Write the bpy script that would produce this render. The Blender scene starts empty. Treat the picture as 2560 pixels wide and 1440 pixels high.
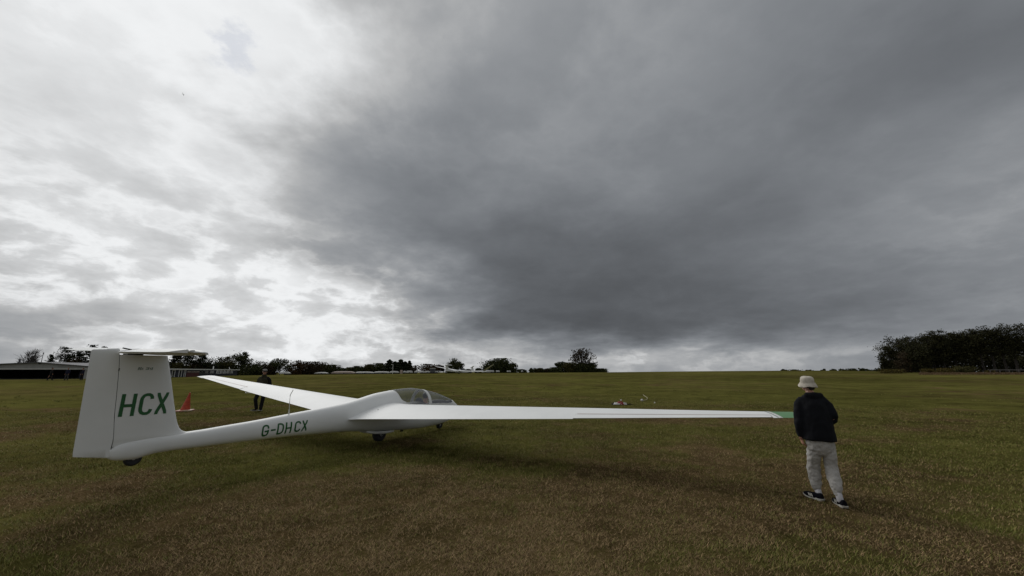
import bpy, bmesh, math, random
import numpy as np
from mathutils import Vector, Matrix, noise as mnoise

S = bpy.context.scene
COL = S.collection
R = math.radians
PI = math.pi

# ------------------------------------------------------------------ camera
EYE = 1.65
PITCH = 12.2
cam_d = bpy.data.cameras.new("camera")
cam = bpy.data.objects.new("camera", cam_d)
COL.objects.link(cam)
cam_d.sensor_fit = 'HORIZONTAL'
cam_d.sensor_width = 36.0
cam_d.lens = 36.0 * 962.0 / 2560.0
cam_d.clip_start = 0.05
cam_d.clip_end = 20000
cam.location = (0, 0, EYE)
cam.rotation_euler = (R(90 + PITCH), 0, 0)
S.camera = cam

# ------------------------------------------------------------------ sun, sky, exposure
SUN_AZ, SUN_EL = -34.0, 36.0          # degrees left of the view direction, above the horizon
SUN_STRENGTH = 1.5
SKY_STRENGTH = 0.1
S.view_settings.view_transform = 'Standard'
S.view_settings.look = 'None'
S.view_settings.exposure = 0.0
S.view_settings.gamma = 1.0
S.view_settings.use_curve_mapping = False

sd = Vector((math.sin(R(SUN_AZ)) * math.cos(R(SUN_EL)), math.cos(R(SUN_AZ)) * math.cos(R(SUN_EL)), math.sin(R(SUN_EL))))
sun_d = bpy.data.lights.new("sun", 'SUN')
sun_d.energy = SUN_STRENGTH
sun_d.angle = R(26)
sun_d.color = (1.0, 0.985, 0.955)
sun = bpy.data.objects.new("sun", sun_d)
COL.objects.link(sun)
sun.location = sd * 200
sun.rotation_euler = (-sd).to_track_quat('-Z', 'Y').to_euler()

# broad cloud masses: azimuth, elevation, azimuth spread, elevation spread (degrees), log-brightness
LOBES = [(-58,2,6.6,2.2,-0.065),(-50.3,2,6.6,2.2,0.239),(-42.5,2,6.6,2.2,0.497),(-34.8,2,6.6,2.2,0.607),(-27.1,2,6.6,2.2,0.557),(-19.3,2,6.6,2.2,0.454),(-11.6,2,6.6,2.2,0.371),(-3.9,2,6.6,2.2,0.392),(3.9,2,6.6,2.2,0.246),(11.6,2,6.6,2.2,0.304),(19.3,2,6.6,2.2,0.495),(27.1,2,6.6,2.2,0.343),(34.8,2,6.6,2.2,0.196),(42.5,2,6.6,2.2,0.091),(50.3,2,6.6,2.2,-0.091),(58,2,6.6,2.2,-0.147),(-58,6,8.2,3,0.174),(-48.3,6,8.2,3,0.185),(-38.7,6,8.2,3,0.505),(-29,6,8.2,3,0.447),(-19.3,6,8.2,3,0.611),(-9.7,6,8.2,3,-0.171),(0,6,8.2,3,-0.416),(9.7,6,8.2,3,-0.580),(19.3,6,8.2,3,-0.491),(29,6,8.2,3,-0.425),(38.7,6,8.2,3,-0.336),(48.3,6,8.2,3,-0.200),(58,6,8.2,3,-0.044),(-58,11,9.9,4.5,0.261),(-46.4,11,9.9,4.5,0.578),(-34.8,11,9.9,4.5,0.663),(-23.2,11,9.9,4.5,0.673),(-11.6,11,9.9,4.5,0.082),(0,11,9.9,4.5,-0.537),(11.6,11,9.9,4.5,-0.359),(23.2,11,9.9,4.5,-0.459),(34.8,11,9.9,4.5,-0.294),(46.4,11,9.9,4.5,-0.197),(58,11,9.9,4.5,-0.034),(-58,18,12.3,6,0.467),(-43.5,18,12.3,6,0.449),(-29,18,12.3,6,0.335),(-14.5,18,12.3,6,-0.325),(0,18,12.3,6,-0.388),(14.5,18,12.3,6,-0.469),(29,18,12.3,6,-0.291),(43.5,18,12.3,6,-0.153),(58,18,12.3,6,0.164),(-58,27,14.1,8,0.726),(-41.4,27,14.1,8,0.431),(-24.9,27,14.1,8,-0.212),(-8.3,27,14.1,8,-0.198),(8.3,27,14.1,8,-0.110),(24.9,27,14.1,8,-0.181),(41.4,27,14.1,8,-0.283),(58,27,14.1,8,-0.380),(-58,38,16.4,9,0.310),(-38.7,38,16.4,9,0.890),(-19.3,38,16.4,9,-0.009),(0,38,16.4,9,-0.023),(19.3,38,16.4,9,-0.034),(38.7,38,16.4,9,-0.092),(58,38,16.4,9,-0.359),(-58,52,24.6,12,-0.006),(-29,52,24.6,12,0.244),(0,52,24.6,12,0.085),(29,52,24.6,12,0.010),(58,52,24.6,12,-0.041),
         (-92,30,26,34,0.75),(92,24,26,28,-0.30),(180,40,75,45,0.25),(-180,40,75,45,0.25),(0,90,400,24,0.55),(14,11,15,7,-0.13),(30,13,14,9,-0.10),(3,20,10,7,-0.05),(-30,36,9,8,0.16),(-50,34,12,10,0.10)]
LOG_BASE = math.log(0.28)

W = bpy.data.worlds.new("World")
S.world = W
W.use_nodes = True
NT = W.node_tree
NT.nodes.clear()

class NB:
    """small node-tree writer"""
    def __init__(s, nt): s.nt = nt
    def n(s, t, **kw):
        nd = s.nt.nodes.new(t)
        for k, v in kw.items(): setattr(nd, k, v)
        return nd
    def put(s, sock, v):
        if isinstance(v, bpy.types.NodeSocket): s.nt.links.new(v, sock)
        elif v is not None: sock.default_value = v
    def m(s, op, a, b=None, c=None, clamp=False):
        nd = s.n('ShaderNodeMath', operation=op, use_clamp=clamp)
        s.put(nd.inputs[0], a)
        if b is not None: s.put(nd.inputs[1], b)
        if c is not None: s.put(nd.inputs[2], c)
        return nd.outputs[0]
    def v(s, op, a, b=None, c=None):
        nd = s.n('ShaderNodeVectorMath', operation=op)
        s.put(nd.inputs[0], a)
        if b is not None: s.put(nd.inputs[1], b)
        if c is not None: s.put(nd.inputs[2], c)
        return nd.outputs['Value'] if op in ('DOT_PRODUCT', 'LENGTH', 'DISTANCE') else nd.outputs[0]
    def noise(s, vec, scale, detail=5, rough=0.55, dist=0.0):
        nd = s.n('ShaderNodeTexNoise')
        s.put(nd.inputs['Vector'], vec)
        nd.inputs['Scale'].default_value = scale
        nd.inputs['Detail'].default_value = detail
        nd.inputs['Roughness'].default_value = rough
        nd.inputs['Distortion'].default_value = dist
        return nd
    def mix(s, f, a, b, blend='MIX'):
        nd = s.n('ShaderNodeMix', data_type='RGBA', blend_type=blend)
        s.put(nd.inputs[0], f)
        s.put(nd.inputs[6], a if isinstance(a, bpy.types.NodeSocket) else (*a, 1) if len(a) == 3 else a)
        s.put(nd.inputs[7], b if isinstance(b, bpy.types.NodeSocket) else (*b, 1) if len(b) == 3 else b)
        return nd.outputs[2]
    def ramp(s, f, lo, hi, smooth=True):
        nd = s.n('ShaderNodeMapRange', interpolation_type='SMOOTHSTEP' if smooth else 'LINEAR')
        s.put(nd.inputs[0], f)
        nd.inputs[1].default_value = lo
        nd.inputs[2].default_value = hi
        return nd.outputs[0]
    def comb(s, x, y, z=0.0):
        nd = s.n('ShaderNodeCombineXYZ')
        s.put(nd.inputs[0], x); s.put(nd.inputs[1], y); s.put(nd.inputs[2], z)
        return nd.outputs[0]

b = NB(NT)
tc = b.n('ShaderNodeTexCoord')
sep = b.n('ShaderNodeSeparateXYZ')
b.put(sep.inputs[0], tc.outputs['Generated'])
dx, dy, dz = sep.outputs
az = b.m('MULTIPLY', b.m('ARCTAN2', dx, dy), 180 / PI)
el = b.m('MULTIPLY', b.m('ARCSINE', dz), 180 / PI)
den = b.m('ADD', b.m('MAXIMUM', dz, 0.0), 0.2)
deck = b.comb(b.m('DIVIDE', dx, den), b.m('DIVIDE', dy, den), 0.0)      # the cloud deck seen in perspective
wn = b.noise(deck, 1.15, 7, 0.58)
wsub = b.v('SUBTRACT', wn.outputs['Color'], (0.5, 0.5, 0.5))
wsep = b.n('ShaderNodeSeparateXYZ')
b.put(wsep.inputs[0], wsub)
elk = b.m('MULTIPLY_ADD', el, 0.9, 3.0)
az2 = b.m('MULTIPLY_ADD', wsep.outputs[0], 26.0, az)
el2 = b.m('MULTIPLY_ADD', wsep.outputs[1], b.m('MINIMUM', b.m('MAXIMUM', elk, 2.0), 22.0), el)
ae = b.comb(az2, el2, 0.0)
acc = None
for a0, e0, sa, se, w0 in LOBES:
    q = b.v('MULTIPLY_ADD', ae, (1 / sa, 1 / se, 0), (-a0 / sa, -e0 / se, 0))
    g = b.m('EXPONENT', b.m('MULTIPLY', b.v('DOT_PRODUCT', q, q), -1.0))
    acc = b.m('MULTIPLY_ADD', g, w0, acc if acc is not None else LOG_BASE)
bright = b.ramp(acc, math.log(0.16), math.log(0.62))
body = b.v('MULTIPLY', b.v('ADD', tc.outputs['Generated'], b.v('SCALE', wsub)), (1.0, 1.0, 2.2))   # rounded heaps towards the horizon
body.node.inputs[0].links[0].from_node.inputs[1].links[0].from_node.inputs['Scale'].default_value = 0.05
fb = b.noise(deck, 2.6, 9, 0.60, 0.2)
fb2 = b.noise(b.v('ADD', deck, (7.3, 2.1, 0)), 1.0, 5, 0.5)
heap = b.noise(body, 7.5, 9, 0.58, 0.1)
heap2 = b.noise(deck, 1.9, 9, 0.56, 0.1)
def curve(f, stops):
    nd = b.n('ShaderNodeValToRGB')
    el_ = nd.color_ramp.elements
    while len(el_) < len(stops): el_.new(0.5)
    for e, (x, y) in zip(el_, stops): e.position = x; e.color = (y, y, y, 1)
    b.put(nd.inputs[0], f)
    return b.m('SUBTRACT', nd.outputs[0], 0.5)
STOPS = [(0.0, .50), (.38, .54), (.445, .74), (.475, .60), (.53, .34), (.62, .20), (.75, .12), (1, .1)]
soft = b.m('SMOOTH_MIN', acc, math.log(0.84), 0.7)
lowk = b.ramp(el, 30.0, 6.0)
hk = b.m('MULTIPLY', lowk, b.m('MULTIPLY_ADD', bright, 0.85, 0.15))
uk = b.m('MULTIPLY', b.m('SUBTRACT', 1.0, lowk), b.m('MULTIPLY_ADD', bright, 0.55, 0.30))
acc2 = b.m('MULTIPLY_ADD', b.m('SUBTRACT', fb.outputs[0], 0.5), b.m('MULTIPLY_ADD', bright, 0.12, 0.40), soft)
acc2 = b.m('MULTIPLY_ADD', b.m('SUBTRACT', fb2.outputs[0], 0.5), 0.25, acc2)
acc2 = b.m('MULTIPLY_ADD', curve(heap.outputs[0], STOPS), b.m('MULTIPLY', hk, 1.0), acc2)
acc2 = b.m('MULTIPLY_ADD', curve(heap2.outputs[0], STOPS), b.m('MULTIPLY', uk, 0.75), acc2)
acc2 = b.m('MULTIPLY_ADD', lowk, 0.015, acc2)
lum = b.m('EXPONENT', b.m('SMOOTH_MIN', b.m('ADD', acc2, 0.06), math.log(0.885), 0.25))
tint = b.mix(b.ramp(lum, 0.12, 0.5), (0.93, 0.995, 1.085), (0.985, 1.0, 1.012))
sc = b.v('SCALE', tint)
b.put(sc.node.inputs['Scale'], b.m('MULTIPLY', lum, 1.0 / SKY_STRENGTH))
sky_t = b.n('ShaderNodeTexSky', sky_type='NISHITA', sun_disc=False)
sky_t.sun_elevation = R(SUN_EL)
sky_t.sun_rotation = R(SUN_AZ)
sky_t.altitude = 200
gap = b.v('MULTIPLY_ADD', b.comb(az, el, 0.0), (1 / 5.0, 1 / 4.5, 0), (40.5 / 5.0, -36.5 / 4.5, 0))
gapg = b.m('EXPONENT', b.m('MULTIPLY', b.v('DOT_PRODUCT', gap, gap), -1.0))
gapn = b.noise(deck, 14.0, 6, 0.65)
gapf = b.m('MULTIPLY', b.ramp(b.m('MULTIPLY', gapg, gapn.outputs[0]), 0.32, 0.54), 0.34)
skyd = b.v('MULTIPLY', sky_t.outputs[0], (0.30, 0.36, 0.46))      # thin veil over the blue
skycol = b.mix(gapf, sc, skyd)
bg = b.n('ShaderNodeBackground')
b.put(bg.inputs[0], skycol)
bg.inputs[1].default_value = SKY_STRENGTH
wo = b.n('ShaderNodeOutputWorld')
NT.links.new(bg.outputs[0], wo.inputs[0])

# ------------------------------------------------------------------ materials
def mat(name, col, rough=0.6, metal=0.0, coat=0.0, var=0.0, vscale=8.0, col2=None, bump=0.0, bscale=40.0, spec=0.5, island=False):
    m = bpy.data.materials.new(name)
    m.use_nodes = True
    nb = NB(m.node_tree)
    p = m.node_tree.nodes['Principled BSDF']
    p.inputs['Base Color'].default_value = (*col, 1)
    p.inputs['Roughness'].default_value = rough
    p.inputs['Metallic'].default_value = metal
    p.inputs['Coat Weight'].default_value = coat
    p.inputs['Specular IOR Level'].default_value = spec
    tcn = nb.n('ShaderNodeTexCoord')
    if col2 is not None or var > 0:
        c2 = col2 if col2 is not None else tuple(max(0, c * (1 - var)) for c in col)
        if island:
            g = nb.n('ShaderNodeNewGeometry')
            f = g.outputs['Random Per Island']
        else:
            f = nb.ramp(nb.noise(tcn.outputs['Object'], vscale, 5, 0.6).outputs[0], 0.35, 0.65)
        nb.put(p.inputs['Base Color'], nb.mix(f, col, c2))
    if bump > 0:
        bn = nb.n('ShaderNodeBump')
        bn.inputs['Strength'].default_value = bump
        bn.inputs['Distance'].default_value = 0.01
        nb.put(bn.inputs['Height'], nb.noise(tcn.outputs['Object'], bscale, 6, 0.6).outputs[0])
        nb.put(p.inputs['Normal'], bn.outputs[0])
    return m

M = {}
M['gel'] = mat('white_gelcoat', (0.79, 0.80, 0.79), 0.55, spec=0.2, col2=(0.755, 0.765, 0.755), vscale=1.6)
M['green'] = mat('green_vinyl', (0.010, 0.100, 0.022), 0.4, col2=(0.014, 0.115, 0.030), vscale=9)
M['tipgreen'] = mat('green_tip_paint', (0.115, 0.255, 0.115), 0.45)
M['darkgreen'] = mat('dark_green_tape', (0.03, 0.10, 0.06), 0.5)
M['tape'] = mat('hinge_tape', (0.46, 0.38, 0.34), 0.6)
M['rubber'] = mat('rubber', (0.012, 0.012, 0.013), 0.75, bump=0.3, bscale=60)
M['rim'] = mat('wheel_rim', (0.42, 0.42, 0.38), 0.5, col2=(0.3, 0.3, 0.27), vscale=25)
M['gap'] = mat('dark_gap', (0.012, 0.012, 0.012), 0.8)
M['cockpit'] = mat('cockpit_lining', (0.09, 0.095, 0.1), 0.8, var=0.3)
M['panel'] = mat('instrument_cover', (0.02, 0.022, 0.026), 0.75, var=0.3)
M['seat'] = mat('seat_fabric', (0.025, 0.03, 0.05), 0.9, var=0.4, vscale=20)
M['steel'] = mat('steel', (0.35, 0.36, 0.36), 0.4, metal=0.7)
M['probe'] = mat('probe_paint', (0.5, 0.5, 0.44), 0.5)
def glass_mat():
    m = bpy.data.materials.new('canopy_perspex')
    m.use_nodes = True
    nt = m.node_tree
    nt.nodes.clear()
    nb = NB(nt)
    tr = nb.n('ShaderNodeBsdfTransparent'); tr.inputs[0].default_value = (0.93, 0.95, 0.95, 1)
    gl = nb.n('ShaderNodeBsdfGlossy'); gl.inputs['Roughness'].default_value = 0.03
    lw = nb.n('ShaderNodeLayerWeight'); lw.inputs[0].default_value = 0.5
    mx = nb.n('ShaderNodeMixShader')
    nb.put(mx.inputs[0], nb.m('MULTIPLY_ADD', nb.m('POWER', lw.outputs['Facing'], 3.5), 0.85, 0.13, True))
    nb.put(mx.inputs[1], tr.outputs[0]); nb.put(mx.inputs[2], gl.outputs[0])
    o = nb.n('ShaderNodeOutputMaterial')
    nb.put(o.inputs[0], mx.outputs[0])
    return m
M['perspex'] = glass_mat()
M['skin'] = mat('skin', (0.42, 0.22, 0.15), 0.55, var=0.2, vscale=15)
M['hair'] = mat('dark_hair', (0.02, 0.015, 0.012), 0.6, var=0.4, vscale=30)
M['jacket'] = mat('black_navy_fleece', (0.0065, 0.007, 0.0095), 0.95, var=0.35, vscale=6, bump=0.4, bscale=80, spec=0.2)
M['trouser'] = mat('grey_cotton', (0.42, 0.405, 0.38), 0.9, col2=(0.35, 0.335, 0.315), vscale=7, bump=0.25, bscale=120, spec=0.2)
M['hat'] = mat('cream_cotton', (0.52, 0.48, 0.41), 0.9, col2=(0.44, 0.40, 0.34), vscale=12, bump=0.3, bscale=150, spec=0.2)
M['shoe'] = mat('black_knit', (0.005, 0.005, 0.008), 0.95, spec=0.1)
M['sole'] = mat('white_foam', (0.60, 0.59, 0.54), 0.7, col2=(0.5, 0.48, 0.42), vscale=18)
M['sock'] = mat('white_sock', (0.55, 0.54, 0.56), 0.9, var=0.1)
M['olive'] = mat('olive_fleece', (0.045, 0.042, 0.026), 0.95, var=0.4, vscale=9, bump=0.4, bscale=60, spec=0.2)
M['blackcloth'] = mat('black_cloth', (0.010, 0.010, 0.011), 0.9, var=0.3, spec=0.2)
M['tweed'] = mat('grey_tweed', (0.20, 0.19, 0.18), 0.9, col2=(0.10, 0.095, 0.09), vscale=60)
M['navycloth'] = mat('navy_cloth', (0.012, 0.013, 0.03), 0.9, var=0.3, spec=0.2)
M['greycloth'] = mat('grey_cloth', (0.06, 0.06, 0.065), 0.9, var=0.3, spec=0.2)
M['lens'] = mat('dark_lens', (0.006, 0.006, 0.006), 0.15)
M['cone'] = mat('orange_red_plastic', (0.46, 0.055, 0.012), 0.6, col2=(0.34, 0.032, 0.010), vscale=9)
M['conebase'] = mat('scuffed_base', (0.36, 0.10, 0.07), 0.7, col2=(0.45, 0.36, 0.26), vscale=10)
M['rope'] = mat('pale_rope', (0.50, 0.45, 0.30), 0.8, var=0.2)
M['whitepaint'] = mat('white_paint', (0.72, 0.72, 0.70), 0.5, var=0.1, vscale=3)
M['redcloth'] = mat('red_nylon', (0.26, 0.012, 0.018), 0.7, var=0.3, vscale=5)
M['whitecloth'] = mat('white_nylon', (0.62, 0.60, 0.57), 0.7, var=0.2, vscale=6)
M['bark'] = mat('bark', (0.035, 0.028, 0.022), 0.9, var=0.4, vscale=5)
M['palebark'] = mat('grey_bark', (0.10, 0.09, 0.085), 0.9, var=0.3, vscale=5)

# ------------------------------------------------------------------ mesh writer and scene helpers
class MB:
    def __init__(s): s.v = []; s.f = []
    def add(s, vs, fs):
        o = len(s.v)
        s.v.extend([tuple(p) for p in vs])
        s.f.extend([tuple(i + o for i in f) for f in fs])
    def box(s, c, size, rot=None, taper=1.0):
        hx, hy, hz = size[0] / 2, size[1] / 2, size[2] / 2
        vs = []
        for z in (-1, 1):
            k = taper if z > 0 else 1.0
            for x, y in ((-1, -1), (1, -1), (1, 1), (-1, 1)):
                p = Vector((x * hx * k, y * hy * k, z * hz))
                if rot is not None: p = rot @ p
                vs.append(p + Vector(c))
        s.add(vs, [(3, 2, 1, 0), (4, 5, 6, 7), (0, 1, 5, 4), (1, 2, 6, 5), (2, 3, 7, 6), (3, 0, 4, 7)])
    def tube(s, path, rad, n=8, cap=True):
        path = [Vector(p) for p in path]
        if not hasattr(rad, '__len__'): rad = [rad] * len(path)
        rings = []
        ref = Vector((0, 0, 1))
        for i, p in enumerate(path):
            t = (path[min(i + 1, len(path) - 1)] - path[max(i - 1, 0)])
            if t.length < 1e-9: t = Vector((0, 0, 1))
            t.normalize()
            a = ref.cross(t)
            if a.length < 0.1: a = Vector((1, 0, 0)).cross(t)
            a.normalize(); bb = t.cross(a)
            rings.append([p + (a * math.cos(2 * PI * k / n) + bb * math.sin(2 * PI * k / n)) * rad[i] for k in range(n)])
        s.loft(rings, cap)
    def loft(s, rings, cap=True, closed=True):
        n = len(rings[0])
        vs = [p for r in rings for p in r]
        fs = []
        for i in range(len(rings) - 1):
            for k in range(n if closed else n - 1):
                a = i * n + k; c = i * n + (k + 1) % n
                fs.append((a, c, c + n, a + n))
        if cap and closed:
            fs.append(tuple(reversed(range(n))))
            fs.append(tuple((len(rings) - 1) * n + k for k in range(n)))
        s.add(vs, fs)
    def lathe(s, c, axis, prof, n=20):
        """prof: list of (distance along axis, radius)"""
        axis = Vector(axis).normalized()
        a = axis.orthogonal().normalized(); bb = axis.cross(a)
        s.loft([[Vector(c) + axis * h + (a * math.cos(2 * PI * k / n) + bb * math.sin(2 * PI * k / n)) * r for k in range(n)] for h, r in prof])
    def limb(s, pts, side, n=14, round_ends=True):
        """pts: (centre, half width along side, half depth); a closed capsule-like volume"""
        pts = [(Vector(p), a, c) for p, a, c in pts]
        if round_ends:
            p0, a0, c0 = pts[0]; p1, a1, c1 = pts[-1]
            t0 = (pts[0][0] - pts[1][0]).normalized(); t1 = (pts[-1][0] - pts[-2][0]).normalized()
            e0 = min(a0, c0); e1 = min(a1, c1)
            pts = [(p0 + t0 * e0 * 0.75, a0 * 0.3, c0 * 0.3), (p0 + t0 * e0 * 0.5, a0 * 0.72, c0 * 0.72)] + pts + [(p1 + t1 * e1 * 0.5, a1 * 0.72, c1 * 0.72), (p1 + t1 * e1 * 0.75, a1 * 0.3, c1 * 0.3)]
        rings = []
        side = Vector(side)
        for i, (p, a, c) in enumerate(pts):
            t = (pts[min(i + 1, len(pts) - 1)][0] - pts[max(i - 1, 0)][0]).normalized()
            sa = side - t * side.dot(t)
            if sa.length < 0.15: sa = Vector((0.3, 1, 0.2)) - t * Vector((0.3, 1, 0.2)).dot(t)
            sa.normalize(); sb = t.cross(sa)
            rings.append([p + sa * (a * math.cos(2 * PI * k / n)) + sb * (c * math.sin(2 * PI * k / n)) for k in range(n)])
        s.loft(rings)
    def build(s, name, m, parent=None, smooth=True, weld=False, angle=40):
        me = bpy.data.meshes.new(name)
        me.from_pydata(s.v, [], s.f)
        if weld:
            bm = bmesh.new(); bm.from_mesh(me)
            bmesh.ops.remove_doubles(bm, verts=bm.verts, dist=1e-5)
            bmesh.ops.recalc_face_normals(bm, faces=bm.faces)
            bm.to_mesh(me); bm.free()
        me.materials.append(M[m] if isinstance(m, str) else m)
        if smooth:
            me.polygons.foreach_set('use_smooth', [True] * len(me.polygons))
            try: me.set_sharp_from_angle(angle=R(angle))
            except Exception: pass
        me.update()
        o = bpy.data.objects.new(name, me)
        COL.objects.link(o)
        o.parent = parent
        return o

def tag(o, label=None, cat=None, group=None, kind=None):
    if label: o['label'] = label
    if cat: o['category'] = cat
    if group: o['group'] = group
    if kind: o['kind'] = kind
    return o
def thing(name, loc, rz=0.0, label=None, cat=None, group=None):
    o = bpy.data.objects.new(name, None)
    COL.objects.link(o)
    o.location = loc
    o.rotation_euler = (0, 0, rz)
    o.empty_display_size = 0.3
    return tag(o, label, cat, group)
def raw_mesh(name, verts, faces_idx, nper, m, parent=None, smooth=False):
    """numpy mesh of equal-sided faces"""
    me = bpy.data.meshes.new(name)
    nv = len(verts); nf = len(faces_idx)
    me.vertices.add(nv)
    me.vertices.foreach_set('co', np.asarray(verts, dtype=np.float32).ravel())
    me.loops.add(nf * nper)
    me.loops.foreach_set('vertex_index', np.asarray(faces_idx, dtype=np.int32).ravel())
    me.polygons.add(nf)
    me.polygons.foreach_set('loop_start', np.arange(0, nf * nper, nper, dtype=np.int32))
    me.polygons.foreach_set('loop_total', np.full(nf, nper, dtype=np.int32))
    if smooth: me.polygons.foreach_set('use_smooth', np.ones(nf, dtype=bool))
    me.materials.append(M[m] if isinstance(m, str) else m)
    me.update(calc_edges=True)
    me.validate()
    o = bpy.data.objects.new(name, me)
    COL.objects.link(o)
    o.parent = parent
    return o

# ------------------------------------------------------------------ terrain
def sp(px, Y, h=0.0):
    """ground plan: a bearing read from the photograph and a real distance, as x"""
    return (px - 1280) / 962.0 * (Y * math.cos(R(PITCH)) + (h - EYE) * math.sin(R(PITCH)))
def hz(py, Y):
    """height above datum of something seen py pixels down at distance Y"""
    t = math.atan((720 - py) / 962.0) + R(PITCH)
    return EYE + math.tan(t) * Y
CP = []
for X in (-26, -12, 0, 12, 26):
    for Y in (-30, -10, 4, 12, 24):
        CP.append((X, Y, 0.0))
for px, py, Y in ((-300, 950, 78), (0, 949, 78), (110, 951, 54), (215, 947, 80), (420, 944, 98), (500, 942, 110), (590, 939, 145), (640, 938, 140),
                  (760, 937, 150), (900, 935.5, 155), (1050, 934, 155), (1200, 932.8, 155), (1400, 931.5, 160), (1530, 930.5, 165), (1700, 928.5, 170),
                  (1900, 927.0, 180), (2060, 926.6, 180), (2200, 928, 160), (2330, 931, 120), (2450, 933, 108), (2560, 934, 100), (2900, 935, 90)):
    CP.append((sp(px, Y), Y, hz(py, Y)))
for a in range(0, 360, 20):
    for rr in (330, 650):
        x, y = rr * math.sin(R(a)), rr * math.cos(R(a))
        CP.append((x, y, -2.5 if rr == 330 else -8.0))
CP = np.array(CP)
def _U(r2): return np.where(r2 > 1e-9, r2 * np.log(np.maximum(r2, 1e-9)) * 0.5, 0.0)
_n = len(CP)
_d2 = ((CP[:, None, :2] - CP[None, :, :2]) ** 2).sum(-1)
_A = np.zeros((_n + 3, _n + 3))
_A[:_n, :_n] = _U(_d2) + np.eye(_n) * 2.0
_A[:_n, _n] = 1; _A[:_n, _n + 1:] = CP[:, :2]; _A[_n, :_n] = 1; _A[_n + 1:, :_n] = CP[:, :2].T
_w = np.linalg.solve(_A, np.concatenate([CP[:, 2], [0, 0, 0]]))
def terrain(x, y):
    x = np.atleast_1d(np.asarray(x, float)); y = np.atleast_1d(np.asarray(y, float))
    out = np.empty(x.shape)
    fx, fy = x.ravel(), y.ravel(); res = np.empty(fx.shape)
    for i in range(0, len(fx), 20000):
        xs, ys = fx[i:i + 20000], fy[i:i + 20000]
        d2 = (xs[:, None] - CP[:, 0]) ** 2 + (ys[:, None] - CP[:, 1]) ** 2
        res[i:i + 20000] = _U(d2) @ _w[:_n] + _w[_n] + _w[_n + 1] * xs + _w[_n + 2] * ys
    rr = np.hypot(fx, fy)
    k = np.clip((rr - 480) / 160, 0, 1); k = k * k * (3 - 2 * k)
    near = np.clip((rr - 14) / 14, 0, 1); near = near * near * (3 - 2 * near)
    res = (res * (1 - k) + (-7.0) * k) * near
    return res.reshape(x.shape)
def gz(x, y): return float(terrain(x, y)[0])

# value noise for colour patches, used for the turf sheet and for the blades alike
_rng = np.random.default_rng(11)
_tab = _rng.random((256, 256))
def vnoise(x, y):
    xi = np.floor(x).astype(int); yi = np.floor(y).astype(int)
    fx = x - xi; fy = y - yi
    fx = fx * fx * (3 - 2 * fx); fy = fy * fy * (3 - 2 * fy)
    g = lambda i, j: _tab[i & 255, j & 255]
    return (g(xi, yi) * (1 - fx) + g(xi + 1, yi) * fx) * (1 - fy) + (g(xi, yi + 1) * (1 - fx) + g(xi + 1, yi + 1) * fx) * fy
def fbm(x, y, o=4):
    s = 0; a = 0.5; t = 0
    for i in range(o):
        s = s + a * vnoise(x * 2 ** i + 17.3 * i, y * 2 ** i + 5.1 * i); t += a; a *= 0.5
    return s / t
def sstep(a, c, x):
    t = np.clip((x - a) / (c - a), 0, 1)
    return t * t * (3 - 2 * t)
def brownness(x, y):
    """0 = fresh green turf, 1 = worn, dead straw"""
    p = 0.36 * fbm(x * 0.11 + 3, y * 0.13 + 9, 4) + 0.42 * fbm(x * 0.45 + 31, y * 0.5 + 2, 3) + 0.22 * fbm(x * 2.1 + 7, y * 2.3 + 4, 3)
    worn = np.exp(-(((x + 0.3) / 5.5) ** 2 + ((y - 5.2) / 3.2) ** 2)) * 0.15 + np.exp(-(((x + 1) / 9.0) ** 2 + ((y - 7) / 4.0) ** 2)) * 0.06
    worn = worn + np.exp(-(((x + 3.4) / 2.6) ** 2 + ((y - 5.0) / 1.7) ** 2)) * 0.13
    far = 0.05 * sstep(14, 40, np.hypot(x, y))
    return 0.05 + 0.92 * sstep(0.495, 0.70, p + worn - far)
STRAW = np.array((0.190, 0.132, 0.070)); BROWN = np.array((0.105, 0.070, 0.030)); OLIVE = np.array((0.124, 0.106, 0.030)); GREEN = np.array((0.084, 0.095, 0.023))

def undul(x, y): return (fbm(x * 0.7, y * 0.7, 3) - 0.5) * 0.05 + (fbm(x * 2.6 + 9, y * 2.6, 3) - 0.5) * 0.035
def ground_sheet():
    radii = [0.0] + list(np.geomspace(0.8, 3200, 330))
    front = np.linspace(-72, 72, 560); back = np.linspace(72, 288, 90)[1:-1]
    ang = np.radians(np.concatenate([front, back]))
    na = len(ang)
    rr = np.array(radii[1:])
    X = rr[:, None] * np.sin(ang)[None]; Y = rr[:, None] * np.cos(ang)[None]
    Z = terrain(X, Y)
    und = undul(X, Y) * sstep(1.5, 6, rr)[:, None] * (1 - sstep(30, 60, rr))[:, None]
    Z = Z + und - 0.012
    V = np.concatenate([[[0, 0, Z[0].mean()]], np.stack([X, Y, Z], -1).reshape(-1, 3)])
    idx = 1 + np.arange(len(rr) * na).reshape(len(rr), na)
    q = np.stack([idx[:-1], np.roll(idx, -1, 1)[:-1], np.roll(idx, -1, 1)[1:], idx[1:]], -1).reshape(-1, 4)
    q = q[:, ::-1]
    me_o = raw_mesh('ground', V, q, 4, ground_mat(), None, True)
    br = brownness(V[:, 0], V[:, 1])
    at = me_o.data.attributes.new('wear', 'FLOAT', 'POINT')
    at.data.foreach_set('value', br.astype(np.float32))
    tag(me_o, 'broad mown grass airfield, green with worn brown patches', None, None, 'structure')
    return me_o
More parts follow.
